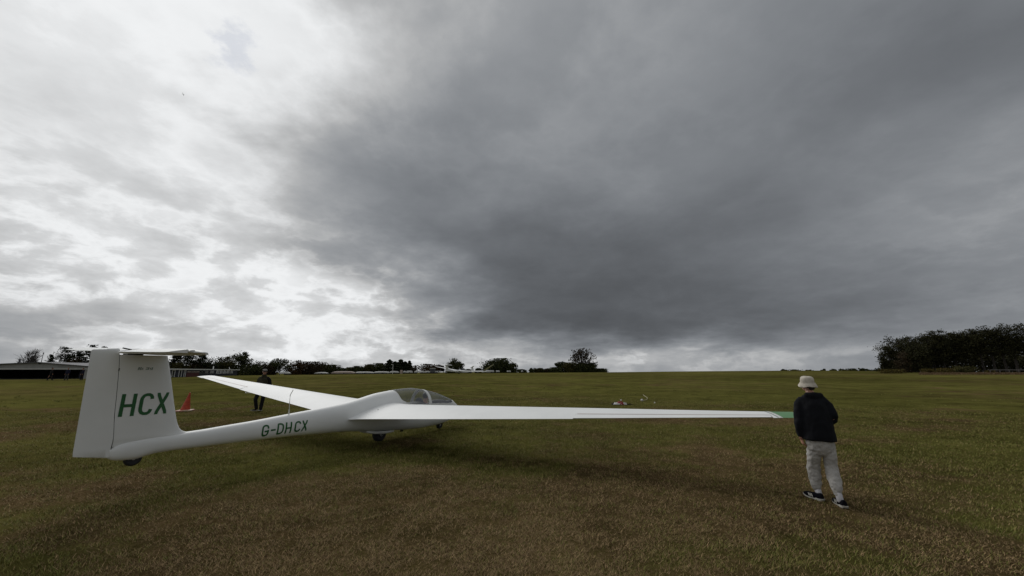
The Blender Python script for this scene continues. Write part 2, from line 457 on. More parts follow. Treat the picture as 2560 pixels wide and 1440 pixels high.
def ground_mat():
    m = bpy.data.materials.new('airfield_turf')
    m.use_nodes = True
    nb = NB(m.node_tree)
    p = m.node_tree.nodes['Principled BSDF']
    a = nb.n('ShaderNodeAttribute', attribute_name='wear')
    g = nb.n('ShaderNodeNewGeometry')
    pos = g.outputs['Position']
    n1 = nb.noise(pos, 3.2, 6, 0.65)
    n2 = nb.noise(pos, 26.0, 5, 0.7)
    n3 = nb.noise(pos, 0.06, 5, 0.6)
    f = nb.m('MULTIPLY_ADD', nb.m('SUBTRACT', n1.outputs[0], 0.5), 0.8, a.outputs['Fac'])
    f = nb.m('MULTIPLY_ADD', nb.m('SUBTRACT', n3.outputs[0], 0.5), 1.8, f)
    f = nb.m('MULTIPLY_ADD', nb.m('SUBTRACT', n2.outputs[0], 0.5), 0.9, f, True)
    green = nb.mix(n2.outputs[0], tuple(GREEN * 0.85), tuple(OLIVE * 1.15))
    brown = nb.mix(nb.ramp(n2.outputs[0], 0.35, 0.7), tuple(BROWN * 0.8), tuple(STRAW * 0.9))
    n4 = nb.noise(pos, 0.022, 6, 0.62)
    n5 = nb.noise(pos, 0.35, 5, 0.65)
    n6 = nb.noise(pos, 1.6, 4, 0.6)
    tone = nb.m('MULTIPLY_ADD', nb.m('SUBTRACT', n4.outputs[0], 0.5), 1.8, 0.86)
    tone = nb.m('MULTIPLY_ADD', nb.m('SUBTRACT', n5.outputs[0], 0.5), 1.3, tone)
    tone = nb.m('MULTIPLY_ADD', nb.m('SUBTRACT', n6.outputs[0], 0.5), 0.9, tone)
    tone = nb.m('MINIMUM', nb.m('MAXIMUM', tone, 0.35), 1.5)
    tv = nb.v('SCALE', nb.mix(f, green, brown))
    nb.put(tv.node.inputs['Scale'], tone)
    nb.put(p.inputs['Base Color'], tv)
    p.inputs['Roughness'].default_value = 0.95
    p.inputs['Specular IOR Level'].default_value = 0.0
    bn = nb.n('ShaderNodeBump')
    bn.inputs['Strength'].default_value = 0.8
    bn.inputs['Distance'].default_value = 0.05
    nb.put(bn.inputs['Height'], nb.m('ADD', n2.outputs[0], nb.m('MULTIPLY', n1.outputs[0], 2.0)))
    nb.put(p.inputs['Normal'], bn.outputs[0])
    return m
ground_sheet()

def grass_mat():
    m = bpy.data.materials.new('grass_blades')
    m.use_nodes = True
    nb = NB(m.node_tree)
    p = m.node_tree.nodes['Principled BSDF']
    a = nb.n('ShaderNodeAttribute', attribute_name='tone')
    nb.put(p.inputs['Base Color'], a.outputs['Color'])
    p.inputs['Roughness'].default_value = 0.8
    p.inputs['Specular IOR Level'].default_value = 0.15
    return m
def grass_field():
    rng = np.random.default_rng(5)
    N = 760000
    r = np.exp(rng.uniform(math.log(3.0) , math.log(26.0), N))
    th = np.radians(rng.uniform(-60, 60, N))
    x = r * np.sin(th); y = r * np.cos(th)
    # clumping: drop blades in thin places
    cl = fbm(x * 5 + 40, y * 5 + 8, 3)
    keep = rng.random(N) < np.clip((cl - 0.28) * 3.0, 0.15, 1)
    x, y, r = x[keep], y[keep], r[keep]
    # taller dark tufts scattered through the mown turf
    nt = 1500
    tr = np.exp(rng.uniform(math.log(5.0), math.log(42.0), nt)); tt = np.radians(rng.uniform(-58, 58, nt))
    tx, ty = tr * np.sin(tt), tr * np.cos(tt)
    per = 34
    px = (tx[:, None] + rng.normal(0, 0.09, (nt, per)) * rng.uniform(0.5, 1.5, (nt, 1))).ravel(); py = (ty[:, None] + rng.normal(0, 0.07, (nt, per))).ravel()
    # lusher green patches
    sx = np.concatenate([[-4.6, 1.55, -2.55, 2.3, 3.4, 6.3, -7.5], rng.uniform(-9, 12, 60)]); sy = np.concatenate([[8.9, 4.5, 5.1, 4.0, 6.2, 8.6, 7.5], rng.uniform(4, 16, 60)])
    nb2 = 420
    sr = rng.uniform(.12, .42, (len(sx), 1))
    gx = (sx[:, None] + rng.normal(0, 1, (len(sx), nb2)) * sr * 1.3).ravel(); gy = (sy[:, None] + rng.normal(0, 1, (len(sx), nb2)) * sr).ravel()
    px = np.concatenate([px, gx]); py = np.concatenate([py, gy])
    tuft = np.concatenate([np.zeros(len(x)), np.ones(len(px) - len(gx)), np.full(len(gx), .6)])
    x = np.concatenate([x, px]); y = np.concatenate([y, py]); r = np.hypot(x, y)
    n = len(x)
    br = brownness(x, y)
    z = terrain(x, y) + undul(x, y) * sstep(1.5, 6, r) - 0.014
    h = rng.uniform(0.014, 0.036, n) * (1 - 0.35 * br) * (1 + tuft * rng.uniform(0.3, 1.0, n))
    w = (0.0021 + 0.00042 * r) * rng.uniform(0.6, 1.3, n)
    ph = rng.uniform(0, 2 * PI, n)
    lean = rng.uniform(0.2, 1.6, n) * (1 - 0.4 * tuft) + br * 0.5
    ux, uy = np.cos(ph), np.sin(ph)
    tip = np.stack([x + ux * h * lean, y + uy * h * lean, z + h], -1)
    side = np.stack([-uy * w / 2, ux * w / 2, np.zeros(n)], -1)
    base = np.stack([x, y, z], -1)
    V = np.stack([base - side, base + side, tip + side * 0.35, tip - side * 0.35], 1).reshape(-1, 3)
    F = np.arange(n * 4).reshape(n, 4)
    o = raw_mesh('grass', V, F, 4, grass_mat())
    k = rng.random(n); dead = (rng.random(n) < (0.12 + 0.75 * br) * (1 - 0.9 * tuft))
    c = np.where(dead[:, None], STRAW * (0.66 + 0.78 * k[:, None] ** 1.4) + (BROWN - STRAW) * rng.random((n, 1)) * 0.8, GREEN + (OLIVE - GREEN) * k[:, None])
    c = c * rng.uniform(0.8, 1.2, (n, 1)) * (1 - 0.06 * tuft[:, None]) * 1.78
    col = np.concatenate([np.repeat(np.clip(c, 0.004, 1), 4, 0), np.ones((n * 4, 1))], 1)
    at = o.data.color_attributes.new('tone', 'FLOAT_COLOR', 'POINT')
    at.data.foreach_set('color', col.astype(np.float32).ravel())
    tag(o, 'short mown grass blades and straw thatch with darker tufts', None, None, 'stuff')
grass_field()

# ------------------------------------------------------------------ glider
HEAD = 26.5                                   # heading, degrees right of the view direction
GL = thing('glider', (-3.212, 9.851, 0.0), R(90 - HEAD),
           'large white two-seat glider with green letters HCX and G-DHCX, resting on its wheels', 'glider')

def hermite(xs, ys):
    xs = np.array(xs, float); ys = np.array(ys, float)
    d = np.diff(ys) / np.diff(xs)
    m = np.concatenate([[d[0]], [0 if d[i] * d[i + 1] <= 0 else 2 * d[i] * d[i + 1] / (d[i] + d[i + 1]) for i in range(len(d) - 1)], [d[-1]]])
    def f(x):
        i = int(np.clip(np.searchsorted(xs, x) - 1, 0, len(xs) - 2))
        h = xs[i + 1] - xs[i]; t = min(max((x - xs[i]) / h, 0), 1)
        return float((2*t**3-3*t*t+1)*ys[i] + (t**3-2*t*t+t)*h*m[i] + (-2*t**3+3*t*t)*ys[i+1] + (t**3-t*t)*h*m[i+1])
    return f
#        u      bottom  top    width
FS = [(-4.88, 0.515, 0.640, 0.085), (-4.82, 0.478, 0.675, 0.150), (-4.735, 0.462, 0.700, 0.175), (-4.60, 0.452, 0.722, 0.190), (-4.47, 0.478, 0.735, 0.200),
      (-4.38, 0.493, 0.738, 0.208), (-4.20, 0.496, 0.738, 0.220), (-3.90, 0.488, 0.742, 0.240), (-3.50, 0.478, 0.766, 0.262), (-3.00, 0.462, 0.797, 0.285),
      (-2.40, 0.440, 0.848, 0.325), (-1.90, 0.412, 0.887, 0.365), (-1.10, 0.360, 0.962, 0.455), (-0.70, 0.315, 1.030, 0.525), (-0.20, 0.255, 1.122, 0.610),
      (0.30, 0.208, 1.172, 0.670), (0.60, 0.180, 1.195, 0.695), (1.00, 0.150, 1.204, 0.715), (1.50, 0.125, 1.146, 0.715), (2.10, 0.125, 1.030, 0.660),
      (2.55, 0.160, 0.900, 0.560), (2.90, 0.215, 0.775, 0.420), (3.12, 0.275, 0.660, 0.300), (3.28, 0.345, 0.560, 0.170), (3.36, 0.430, 0.470, 0.030)]
_u = [f[0] for f in FS]
f_zb = hermite(_u, [f[1] for f in FS]); f_zt = hermite(_u, [f[2] for f in FS]); f_w = hermite(_u, [f[3] for f in FS])
f_k = hermite([-4.9, -3, -1, 0.5, 3.4], [0.5, 0.5, 0.47, 0.43, 0.5])
NEXP = 2.25
def fus(u, phi, k=1.0, dz=0.0):
    """point on the fuselage skin; phi = 0 top, positive towards the right (starboard, -y), pi bottom"""
    zb, zt, w = f_zb(u), f_zt(u), f_w(u) / 2
    zc = zb + f_k(u) * (zt - zb)
    c, s = math.cos(phi), math.sin(phi)
    y = -math.copysign(abs(s) ** (2 / NEXP), s) * w * k
    z = zc + math.copysign(abs(c) ** (2 / NEXP), c) * ((zt - zc) if c > 0 else (zc - zb)) * k
    return Vector((u, y, z + dz))
def fus_y(u, z):
    """half breadth of the skin at height z"""
    zb, zt, w = f_zb(u), f_zt(u), f_w(u) / 2
    zc = zb + f_k(u) * (zt - zb)
    q = (z - zc) / ((zt - zc) if z > zc else (zc - zb))
    return w * max(0.0, 1 - abs(q) ** NEXP) ** (1 / NEXP)
CU0, CU1 = 0.318, 2.905                         # canopy ends on the centre line
f_sill = hermite([0.318, 0.325, 0.345, 0.37, 0.42, 0.50, 0.65, 0.90, 1.50, 2.20, 2.50, 2.65, 2.78, 2.86, 2.905],
                 [1.172, 1.120, 1.030, 0.965, 0.922, 0.885, 0.828, 0.790, 0.770, 0.735, 0.712, 0.712, 0.730, 0.752, 0.772])
def sill_phi(u):
    if u <= CU0 or u >= CU1: return 0.0
    zb, zt = f_zb(u), f_zt(u); zc = zb + f_k(u) * (zt - zb)
    q = (f_sill(u) - zc) / (zt - zc)
    if q >= 1: return 0.0
    return math.acos(max(0.0, min(1.0, q)) ** (NEXP / 2))
US = sorted(set(np.round(np.concatenate([np.linspace(-4.88, -4.3, 16), np.linspace(-4.3, 0.3, 50), [0.318, 0.3185, 0.320, 0.323, 0.328, 0.335, 0.345, 0.357, 0.37, 0.385, 0.40, 0.42, 0.45, 0.5, 0.56, 0.65],
      np.linspace(0.75, 1.46, 10), [1.46, 1.54], np.linspace(1.54, 2.5, 14), [2.58, 2.65, 2.72, 2.78, 2.82, 2.86, 2.885, 2.898, 2.904, 2.905, 2.93], np.linspace(3.0, 3.36, 12)]), 4)))
mb = MB()
rings = []
for u in US:
    p0 = sill_phi(u)
    rings.append([fus(u, p0 + (2 * PI - 2 * p0) * k / 40) for k in range(41)])
mb.loft(rings, cap=False, closed=False)
mb.add([Vector((FS[0][0], p.y, p.z)) for p in rings[0][:-1]], [tuple(range(40))])
fuselage = mb.build('fuselage', 'gel', GL, weld=True, angle=50)

# canopy glazing in two pieces with a white hoop between them
def canopy(name, ua, ub):
    us = [u for u in US if ua - 1e-6 <= u <= ub + 1e-6 and sill_phi(u) > 0]
    m_ = MB()
    m_.loft([[fus(u, -sill_phi(u) + 2 * sill_phi(u) * k / 22) for k in range(23)] for u in us], cap=False, closed=False)
    return m_.build(name, 'perspex', GL, weld=True, angle=80)
can_r = canopy('canopy', CU0, 1.46)
can_f = canopy('canopy', 1.54, CU1)
mb = MB()
mb.loft([[fus(u, -sill_phi(u) + 2 * sill_phi(u) * k / 22, 1 + e) for k in range(23)] for u, e in ((1.445, 0.0), (1.447, 0.008), (1.50, 0.012), (1.553, 0.008), (1.555, 0.0))], cap=False, closed=False)
mb.loft([[fus(u, -sill_phi(u) + 2 * sill_phi(u) * k / 22, 0.955) for k in range(23)] for u in (1.553, 1.447)], cap=False, closed=False)
mb.build('canopy_hoop', 'gel', GL)
for us_, par in (([u for u in US if CU0 < u <= 1.46], can_r), ([u for u in US if 1.54 <= u < CU1], can_f)):
    for sgn in (-1, 1):
        mb = MB()
        mb.tube([fus(u, sgn * sill_phi(u), 0.995) for u in us_], 0.011, 6)
        mb.build('canopy_frame', 'gel', par)
# cockpit lining (the open tub under the glazing)
mb = MB()
us_ = [0.36] + list(np.linspace(0.5, 2.8, 22))
mb.loft([[fus(u, max(sill_phi(u), 0.3) + (2 * PI - 2 * max(sill_phi(u), 0.3)) * k / 30, 0.965) for k in range(31)][::-1] for u in us_], cap=False, closed=False)
mb.loft([[Vector((u, y, 0.50)) for y in (-0.26, 0.26)] for u in (0.4, 2.7)], cap=False, closed=False)
mb.build('cockpit_lining', 'cockpit', GL)
# seats, instrument covers
mb = MB(); mb.limb([((0.55, 0, 0.45), 0.22, 0.05), ((0.42, 0, 0.75), 0.20, 0.04), ((0.40, 0, 0.86), 0.10, 0.04)], (0, 1, 0)); mb.build('rear_seat', 'seat', GL)
mb = MB(); mb.limb([((1.62, 0, 0.42), 0.22, 0.05), ((1.44, 0, 0.74), 0.21, 0.04), ((1.40, 0, 0.90), 0.10, 0.035)], (0, 1, 0)); mb.build('front_seat', 'seat', GL)
mb = MB(); mb.limb([((0.98, 0, 0.72), 0.25, 0.10), ((1.20, 0, 0.775), 0.26, 0.055), ((1.34, 0, 0.80), 0.24, 0.04)], (0, 1, 0)); mb.build('rear_instrument_panel', 'panel', GL)
mb = MB()
mb.loft([[Vector((u, fy * y, z)) for fy, z in ((-1, 0.60), (-1, zt - 0.09), (-0.8, zt - 0.025), (-0.4, zt), (0.4, zt), (0.8, zt - 0.025), (1, zt - 0.09), (1, 0.60))] for u, y, zt in ((2.17, 0.20, 0.80), (2.20, 0.22, 0.825), (2.42, 0.215, 0.815), (2.62, 0.18, 0.775), (2.76, 0.13, 0.74))])
mb.build('front_instrument_panel', 'panel', GL, angle=60)

# fin and rudder
f_le = hermite([0.60, 0.69, 0.715, 0.728, 0.740, 0.755, 0.78, 0.81, 0.86, 0.925, 1.13, 1.41, 1.68, 1.89], [-3.60, -3.72, -3.84, -3.95, -4.02, -4.065, -4.10, -4.125, -4.150, -4.175, -4.233, -4.305, -4.375, -4.435])
f_hg = hermite([0.5, 0.62, 0.70, 1.06, 1.36, 1.69, 1.96], [-4.868, -4.872, -4.868, -4.905, -4.930, -4.960, -4.992])
f_te = hermite([0.5, 0.593, 1.925, 2.0], [-5.210, -5.214, -5.262, -5.265])
f_ft = hermite([0.5, 0.72, 0.85, 1.9], [0.15, 0.135, 0.118, 0.092])       # fin thickness
def sym(x): return 5 * (0.2969 * math.sqrt(max(x, 0)) - 0.1260 * x - 0.3516 * x * x + 0.2843 * x ** 3 - 0.1036 * x ** 4)
def fin_y(u, z):
    le, te = min(f_le(z), -4.10 if z > 0.7 else -4.0), f_te(z)
    return f_ft(z) * sym(min(1, max(0, (le - u) / (le - te))))
def fin_ring(z, a, c, n=16, thick=1.0):
    """closed outline from u=a (front) to u=c (rear)"""
    le, te = f_le(z), f_te(z)
    xs = [0.5 - 0.5 * math.cos(PI * i / n) for i in range(n + 1)]
    right = []
    for x in xs:
        u = a + (c - a) * x
        right.append(Vector((u, -thick * f_ft(z) * sym((le - u) / (le - te)), z)))
    return right + [Vector((p.x, -p.y, p.z)) for p in reversed(right[1 if abs(right[0].y) < 1e-6 else 0:-1 if abs(right[-1].y) < 1e-6 else None])]
mb = MB()
zs = [0.66, 0.70, 0.72, 0.73, 0.742, 0.757, 0.78, 0.81, 0.85, 0.90, 0.98, 1.1, 1.25, 1.4, 1.55, 1.7, 1.82, 1.875]
mb.loft([fin_ring(z, f_le(z), f_hg(z) + 0.003) for z in zs])
fin = mb.build('fin', 'gel', GL, angle=50)
mb = MB()
zs = list(np.linspace(0.525, 1.88, 22))
def rud_ring(z, dz=0.0, k=1.0):
    return [Vector((p.x, p.y, p.z + dz * (p.x - f_te(z)) / 0.27)) for p in fin_ring(z, f_hg(z) - 0.003, f_te(z), 12, k)]
rr_ = []
for z in zs:
    low = max(0.0, (0.60 - z) / 0.08) * 0.0
    rr_.append(rud_ring(z, 0.0))
# slanted foot and rounded head
foot = [Vector((p.x, p.y * 0.5, 0.593 - (p.x - f_te(0.593)) / 0.345 * 0.078)) for p in rr_[0]]
rr_[0] = [Vector((p.x, p.y, 0.605 - (p.x - f_te(0.593)) / 0.345 * 0.078)) for p in rr_[0]]
rr_ = [foot, rr_[0]] + [r for r, z in zip(rr_[1:], zs[1:]) if z > 0.63]
head = rud_ring(1.90)
for dz, k, cx in ((0.012, 1.0, 0), (0.028, 0.85, 0.006), (0.036, 0.4, 0.016)):
    rr_.append([Vector((p.x - (cx if p.x > -5.1 else -cx), p.y * k, 1.895 + dz + (p.x + 5.262) / 0.27 * 0.028)) for p in head])
mb.loft(rr_)
mb.build('rudder', 'gel', GL, angle=50)
mb = MB()
mb.loft([[Vector((f_hg(z) , y, z)) for y in (-fin_y(f_hg(z), z) * 0.97, fin_y(f_hg(z), z) * 0.97)] for z in np.linspace(0.62, 1.88, 12)], cap=False, closed=False)
mb.tube([(f_hg(1.675) + 0.001, -fin_y(f_hg(1.675), 1.66) - 0.002, 1.655), (f_hg(1.675) + 0.001, -fin_y(f_hg(1.675), 1.66) - 0.002, 1.69)], 0.006, 6)
mb.build('hinge_line', 'gap', fin)

# tailplane: stabiliser and two elevator halves
ROLL = math.tan(R(1.9))
def tp_z(u, y): return 1.938 + (u + 4.80) * (-0.080) + ROLL * y
TLE = hermite([0, 0.5, 1.2, 1.46, 1.53, 1.56], [-4.40, -4.455, -4.545, -4.60, -4.66, -4.73])
THG = hermite([0, 1.56], [-4.765, -4.865]); TTE = hermite([0, 0.1, 1.3, 1.5, 1.56], [-5.02, -5.02, -5.105, -5.105, -5.06])
def tp_ring(ay, y, a, c, droop=0.0, n=14, thick=0.115):
    le, te = TLE(ay), TTE(ay)
    ch = le - te
    hg = THG(ay)
    up, lo = [], []
    for i in range(n + 1):
        x = 0.5 - 0.5 * math.cos(PI * i / n)
        u = a + (c - a) * x
        t = thick * ch * sym((le - u) / ch) + 0.002
        z = tp_z(u, y) - max(0, hg - u) * droop
        up.append(Vector((u, y, z + t))); lo.append(Vector((u, y, z - t)))
    return up + list(reversed(lo))
ys = [0, 0.3, 0.7, 1.1, 1.35, 1.46, 1.52, 1.55, 1.56]
full = [-y for y in reversed(ys[1:])] + ys
mb = MB()
mb.loft([tp_ring(abs(y), y, TLE(abs(y)), THG(abs(y)) + 0.004, thick=0.115 * (1 if abs(y) < 1.55 else 0.35)) for y in full])
tailplane = mb.build('tailplane', 'gel', GL, angle=60)
for sg in (-1, 1):
    mb = MB()
    yy = [0.055, 0.25, 0.7, 1.1, 1.35, 1.46, 1.52, 1.55]
    mb.loft([tp_ring(y, sg * y, THG(y) - 0.004, TTE(y) , droop=0.17) for y in yy])
    mb.build('elevator', 'gel', tailplane, angle=60)
for sg in (-1, 1):
    mb = MB()
    mb.tube([(-4.80, sg * 1.555, tp_z(-4.80, sg * 1.555) + 0.014), (-4.85, sg * 1.56, tp_z(-4.8, sg * 1.55) + 0.01)], 0.006, 6)
    mb.build('tip_bracket', 'gap', tailplane)
    mb = MB(); mb.box((-4.83, sg * 0.075, 1.882), (0.16, 0.03, 0.018)); mb.build('elevator_slot', 'gap', tailplane)
mb = MB(); mb.box((-4.93, -0.07, 1.953), (0.10, 0.012, 0.016), Matrix.Rotation(R(12), 3, 'Y'))
mb.build('elevator_lever', 'gap', tailplane)

# wings
def naca(c, t, camb=0.03, pc=0.4):
    yt = t * sym(c)
    yc = camb / pc ** 2 * (2 * pc * c - c * c) if c < pc else camb / (1 - pc) ** 2 * ((1 - 2 * pc) + 2 * pc * c - c * c)
    return yc + yt, yc - yt
W_LE = hermite([0.0, 0.30, 0.45, 0.7, 5.0, 8.0, 8.6], [0.62, 0.58, 0.52, 0.475, 0.46, 0.46, 0.46])
W_TE = hermite([0.0, 0.30, 0.45, 0.75, 1.3, 5.0, 8.2, 8.6], [-1.20, -1.16, -1.08, -1.02, -0.965, -0.545, -0.080, -0.03])
W_T = hermite([0.0, 0.4, 5.0, 8.5], [0.20, 0.185, 0.165, 0.13])
def wing_pt(s, c, up, side):
    """s span position, c chord fraction, up True for the top skin, side -1 right, +1 left"""
    le, te = W_LE(s), W_TE(s)
    ch = le - te
    a, d = naca(c, W_T(s), 0.028)
    z0, dih = (0.622, 2.35) if side < 0 else (0.640, 5.55)
    inc = R(2.6 - 0.22 * s)
    u = le - ch * c
    z = z0 + math.tan(R(dih)) * s + (u - te) * math.tan(inc) + ch * (a if up else d)
    return Vector((u, side * s, z))
CS = [0, 0.004, 0.015, 0.04, 0.08, 0.14, 0.22, 0.32, 0.44, 0.56, 0.68, 0.77]
CA = [0.77, 0.84, 0.92, 1.0]
def wing_loft(mb, stations, side, cs):
    """stations: functions s(c)"""
    rings = []
    for sf in stations:
        top = [wing_pt(sf(c), c, True, side) for c in cs]
        bot = [wing_pt(sf(c), c, False, side) for c in cs]
        rings.append(top + bot[::-1][0:-1] if cs[0] == 0 else top + bot[::-1])
    mb.loft(rings)
K = lambda s: (lambda c: s)
AIL0, AIL1 = 5.05, 8.10
for side in (-1, 1):
    mb = MB()
    whole = CS + CA[1:]
    wing_loft(mb, [K(s) for s in (0.12, 0.22, 0.30, 0.36, 0.42, 0.48, 0.56, 0.65, 0.75, 0.9, 1.3, 2.0, 3.0, 4.0, AIL0)], side, whole)
    ends = (8.02, 0.26) if side < 0 else (8.30, 0.22)
    wing_loft(mb, [K(s) for s in (AIL0, 5.8, 6.6, 7.3)] + [lambda c: 7.9, lambda c: AIL1 - 0.10 + 0.10 * c], side, CS)
    if side < 0:
        wing_loft(mb, [lambda c: AIL1 - 0.10 + 0.10 * c, lambda c: 8.02 + 0.2 * c], side, whole)
        outer = [lambda c: 8.02 + 0.2 * c, lambda c: 8.2 + 0.12 * c, lambda c: 8.38 + 0.08 * c]
    else:
        wing_loft(mb, [lambda c: AIL1 - 0.10 + 0.10 * c, lambda c: 8.02 + 0.2 * c, lambda c: 8.15 + 0.30 * c, lambda c: 8.22 + 0.33 * c], side, whole)
    wing = mb.build('wing', 'gel', GL, weld=True, angle=55)
    mb = MB()
    if side < 0:
        wing_loft(mb, outer, side, whole)
        mb.build('wing_tip', 'tipgreen', wing, weld=True, angle=55)
    # aileron
    mb = MB()
    def shift(p, c): return p
    rings = []
    for s in (AIL0 + 0.006, 5.8, 6.6, 7.3, 7.9, AIL1 - 0.03):
        top = [wing_pt(s, c, True, side) for c in [0.775, 0.84, 0.92, 0.993]]
        bot = [wing_pt(s, c, False, side) for c in [0.775, 0.84, 0.92, 0.993]]
        for i, cc in enumerate((0, 0.06, 0.14, 0.22)):
            top[i].z += 0.045 * cc; bot[i].z += 0.045 * cc
        rings.append(top + bot[::-1])
    mb.loft(rings)
    mb.build('aileron', 'gel', wing, angle=55)
    mb = MB()
    mb.loft([[wing_pt(s, c, True, side) + Vector((0, 0, 0.003)) for c in (0.762, 0.79)] for s in np.linspace(AIL0 + (0.02 if side < 0 else 0), AIL1 - 0.03, 24)], cap=False, closed=False)
    if side > 0: mb.f = [tuple(reversed(f)) for f in mb.f]
    mb.build('hinge_tape', 'tape', wing)
    if side < 0:
        for (o0, wd, mm, nm) in ((7.955, 0.012, 'darkgreen', 'tip_line'), (7.982, 0.032, 'whitepaint', 'tip_stripe')):
            mb = MB()
            mb.loft([[wing_pt(o0 + e + 0.2 * c, c, True, side) + Vector((0, 0, 0.004)) for e in (0, wd)] for c in [0.01, 0.04, 0.1, 0.2, 0.35, 0.5, 0.65, 0.8, 0.9, 0.99]], cap=False, closed=False)
            mb.build(nm, mm, wing)
    # root joint line with its pin cover
    mb = MB()
    if side < 0:
        mb.loft([[wing_pt(0.47 + e, c, True, side) + Vector((0, 0, 0.003)) for e in (0, 0.006)] for c in (0.30, 0.4, 0.5, 0.6, 0.7, 0.8, 0.9)], cap=False, closed=False)
        p = wing_pt(0.475, 0.68, True, side)
        mb.tube([p + Vector((0, 0, -0.002)), p + Vector((0, 0, 0.008))], 0.013, 8)
        mb.build('root_joint', 'steel', wing)

# wheels
def wheel(name, c, r, w, parent, rim=0.55):
    mb = MB()
    prof = [(-w / 2 * 0.75, r * rim), (-w / 2 * 0.98, r * (rim + 0.14)), (-w / 2, r * 0.80), (-w / 2 * 0.75, r * 0.95), (-w / 2 * 0.3, r), (w / 2 * 0.3, r), (w / 2 * 0.75, r * 0.95), (w / 2, r * 0.80), (w / 2 * 0.98, r * (rim + 0.14)), (w / 2 * 0.75, r * rim)]
    mb.lathe(c, (0, 1, 0), prof, 28)
    ty = mb.build(name, 'rubber', parent, angle=50)
    for sg in (-1, 1):
        mb = MB()
        mb.lathe(Vector(c), (0, sg, 0), [(w * 0.30, r * rim * 1.02), (w * 0.36, r * rim * 0.92), (w * 0.30, r * rim * 0.80), (w * 0.30, r * 0.25), (w * 0.42, r * 0.22), (w * 0.42, 0.002)], 20)
        mb.build('rim', 'rim', ty, angle=40)
    mb = MB()
    for sg in (-1, 1):
        for k in range(5):
            a = 2 * PI * k / 5
            q = Vector(c) + Vector((math.cos(a) * r * rim * 0.58, sg * w * 0.305, math.sin(a) * r * rim * 0.58))
            mb.lathe(q, (0, sg, 0), [(0, r * 0.055), (0.004, r * 0.05)], 8)
    mb.build('rim_holes', 'gap', ty)['kind'] = 'stuff'
    return ty
wheel('main_wheel', (0, 0, 0.178), 0.185, 0.14, GL, 0.5)
wheel('nose_wheel', (2.38, 0, 0.105), 0.112, 0.10, GL, 0.5)
wheel('tail_wheel', (-4.61, 0, 0.468), 0.100, 0.075, GL, 0.52)
for sg in (-1, 1):
    mb = MB()
    mb.limb([((-0.50, sg * 0.10, 0.285), 0.010, 0.02), ((-0.25, sg * 0.125, 0.235), 0.02, 0.03), ((0.05, sg * 0.13, 0.205), 0.022, 0.032), ((0.35, sg * 0.12, 0.195), 0.012, 0.02)], (0, 1, 0), 10)
    mb.build('wheel_fairing', 'gel', GL)
mb = MB()
mb.box((0.0, 0.0, 0.225), (0.46, 0.21, 0.05)); mb.build('wheel_well', 'gap', GL)
mb = MB(); mb.box((0.78, 0, 0.15), (0.09, 0.04, 0.06), taper=0.7); mb.build('release_hook', 'gap', GL)
mb = MB(); mb.box((2.38, 0, 0.165), (0.24, 0.13, 0.05)); mb.build('wheel_well', 'gap', GL)
mb = MB()
mb.tube([(0.11, -0.095, 0.255), (0.16, -0.10, 0.205)], 0.011, 6)
mb.build('brake_lever', 'steel', GL)
mb = MB()
mb.tube([(0.0 + 0.055 * math.cos(a), -0.078, 0.178 + 0.055 * math.sin(a)) for a in np.linspace(-2.6, -0.3, 8)], 0.006, 6)
mb.build('hub_ring', 'steel', GL)
# pitot/energy probe standing on the boom
mb = MB(); mb.tube([(-2.385, 0, 0.845), (-2.388, 0, 0.93)], [0.016, 0.012], 8); mb.tube([(-2.388, 0, 0.92), (-2.396, 0, 1.06), (-2.402, 0, 1.20), (-2.352, 0, 1.295)], 0.0062, 6)
mb.build('probe', 'probe', GL)

# registration letters, stroked on to the skin
GLY = {
 'H': [[(0, 0), (0, 1)], [(1, 0), (1, 1)], [(0, .47), (1, .47)]],
 'X': [[(0, 0), (1, 1)], [(0, 1), (1, 0)]],
 'C': [[(1, .76), (.97, .87), (.85, .96), (.68, 1), (.40, 1), (.18, .95), (.04, .84), (0, .72), (0, .28), (.04, .16), (.18, .05), (.40, 0), (.68, 0), (.85, .04), (.97, .13), (1, .22)]],
 'G': [[(1, .76), (.97, .87), (.85, .96), (.68, 1), (.40, 1), (.18, .95), (.04, .84), (0, .72), (0, .28), (.04, .16), (.18, .05), (.40, 0), (.64, 0), (.84, .05), (.96, .16), (1, .28), (1, .47)], [(.52, .43), (1, .43)]],
 'D': [[(0, 0), (0, 1), (.45, 1), (.75, .95), (.94, .83), (1, .68), (1, .32), (.94, .17), (.75, .05), (.45, 0), (0, 0)]],
 '-': [[(0, .47), (1, .47)]],
 'B': [[(0, 0), (0, 1), (.6, 1), (.92, .9), (.92, .62), (.6, .52), (0, .52)], [(.6, .52), (1, .4), (1, .12), (.62, 0), (0, 0)]],
 'A': [[(0, 0), (.5, 1), (1, 0)], [(.2, .36), (.8, .36)]],
 '3': [[(0, .85), (.2, 1), (.7, 1), (.95, .85), (.95, .65), (.6, .52), (1, .38), (1, .15), (.75, 0), (.2, 0), (0, .15)]],
 '8': [[(.5, .53), (.1, .65), (.1, .88), (.35, 1), (.65, 1), (.9, .88), (.9, .65), (.5, .53), (0, .38), (0, .14), (.3, 0), (.7, 0), (1, .14), (1, .38), (.5, .53)]],
 '4': [[(.75, 0), (.75, 1), (0, .3), (1, .3)]],
}
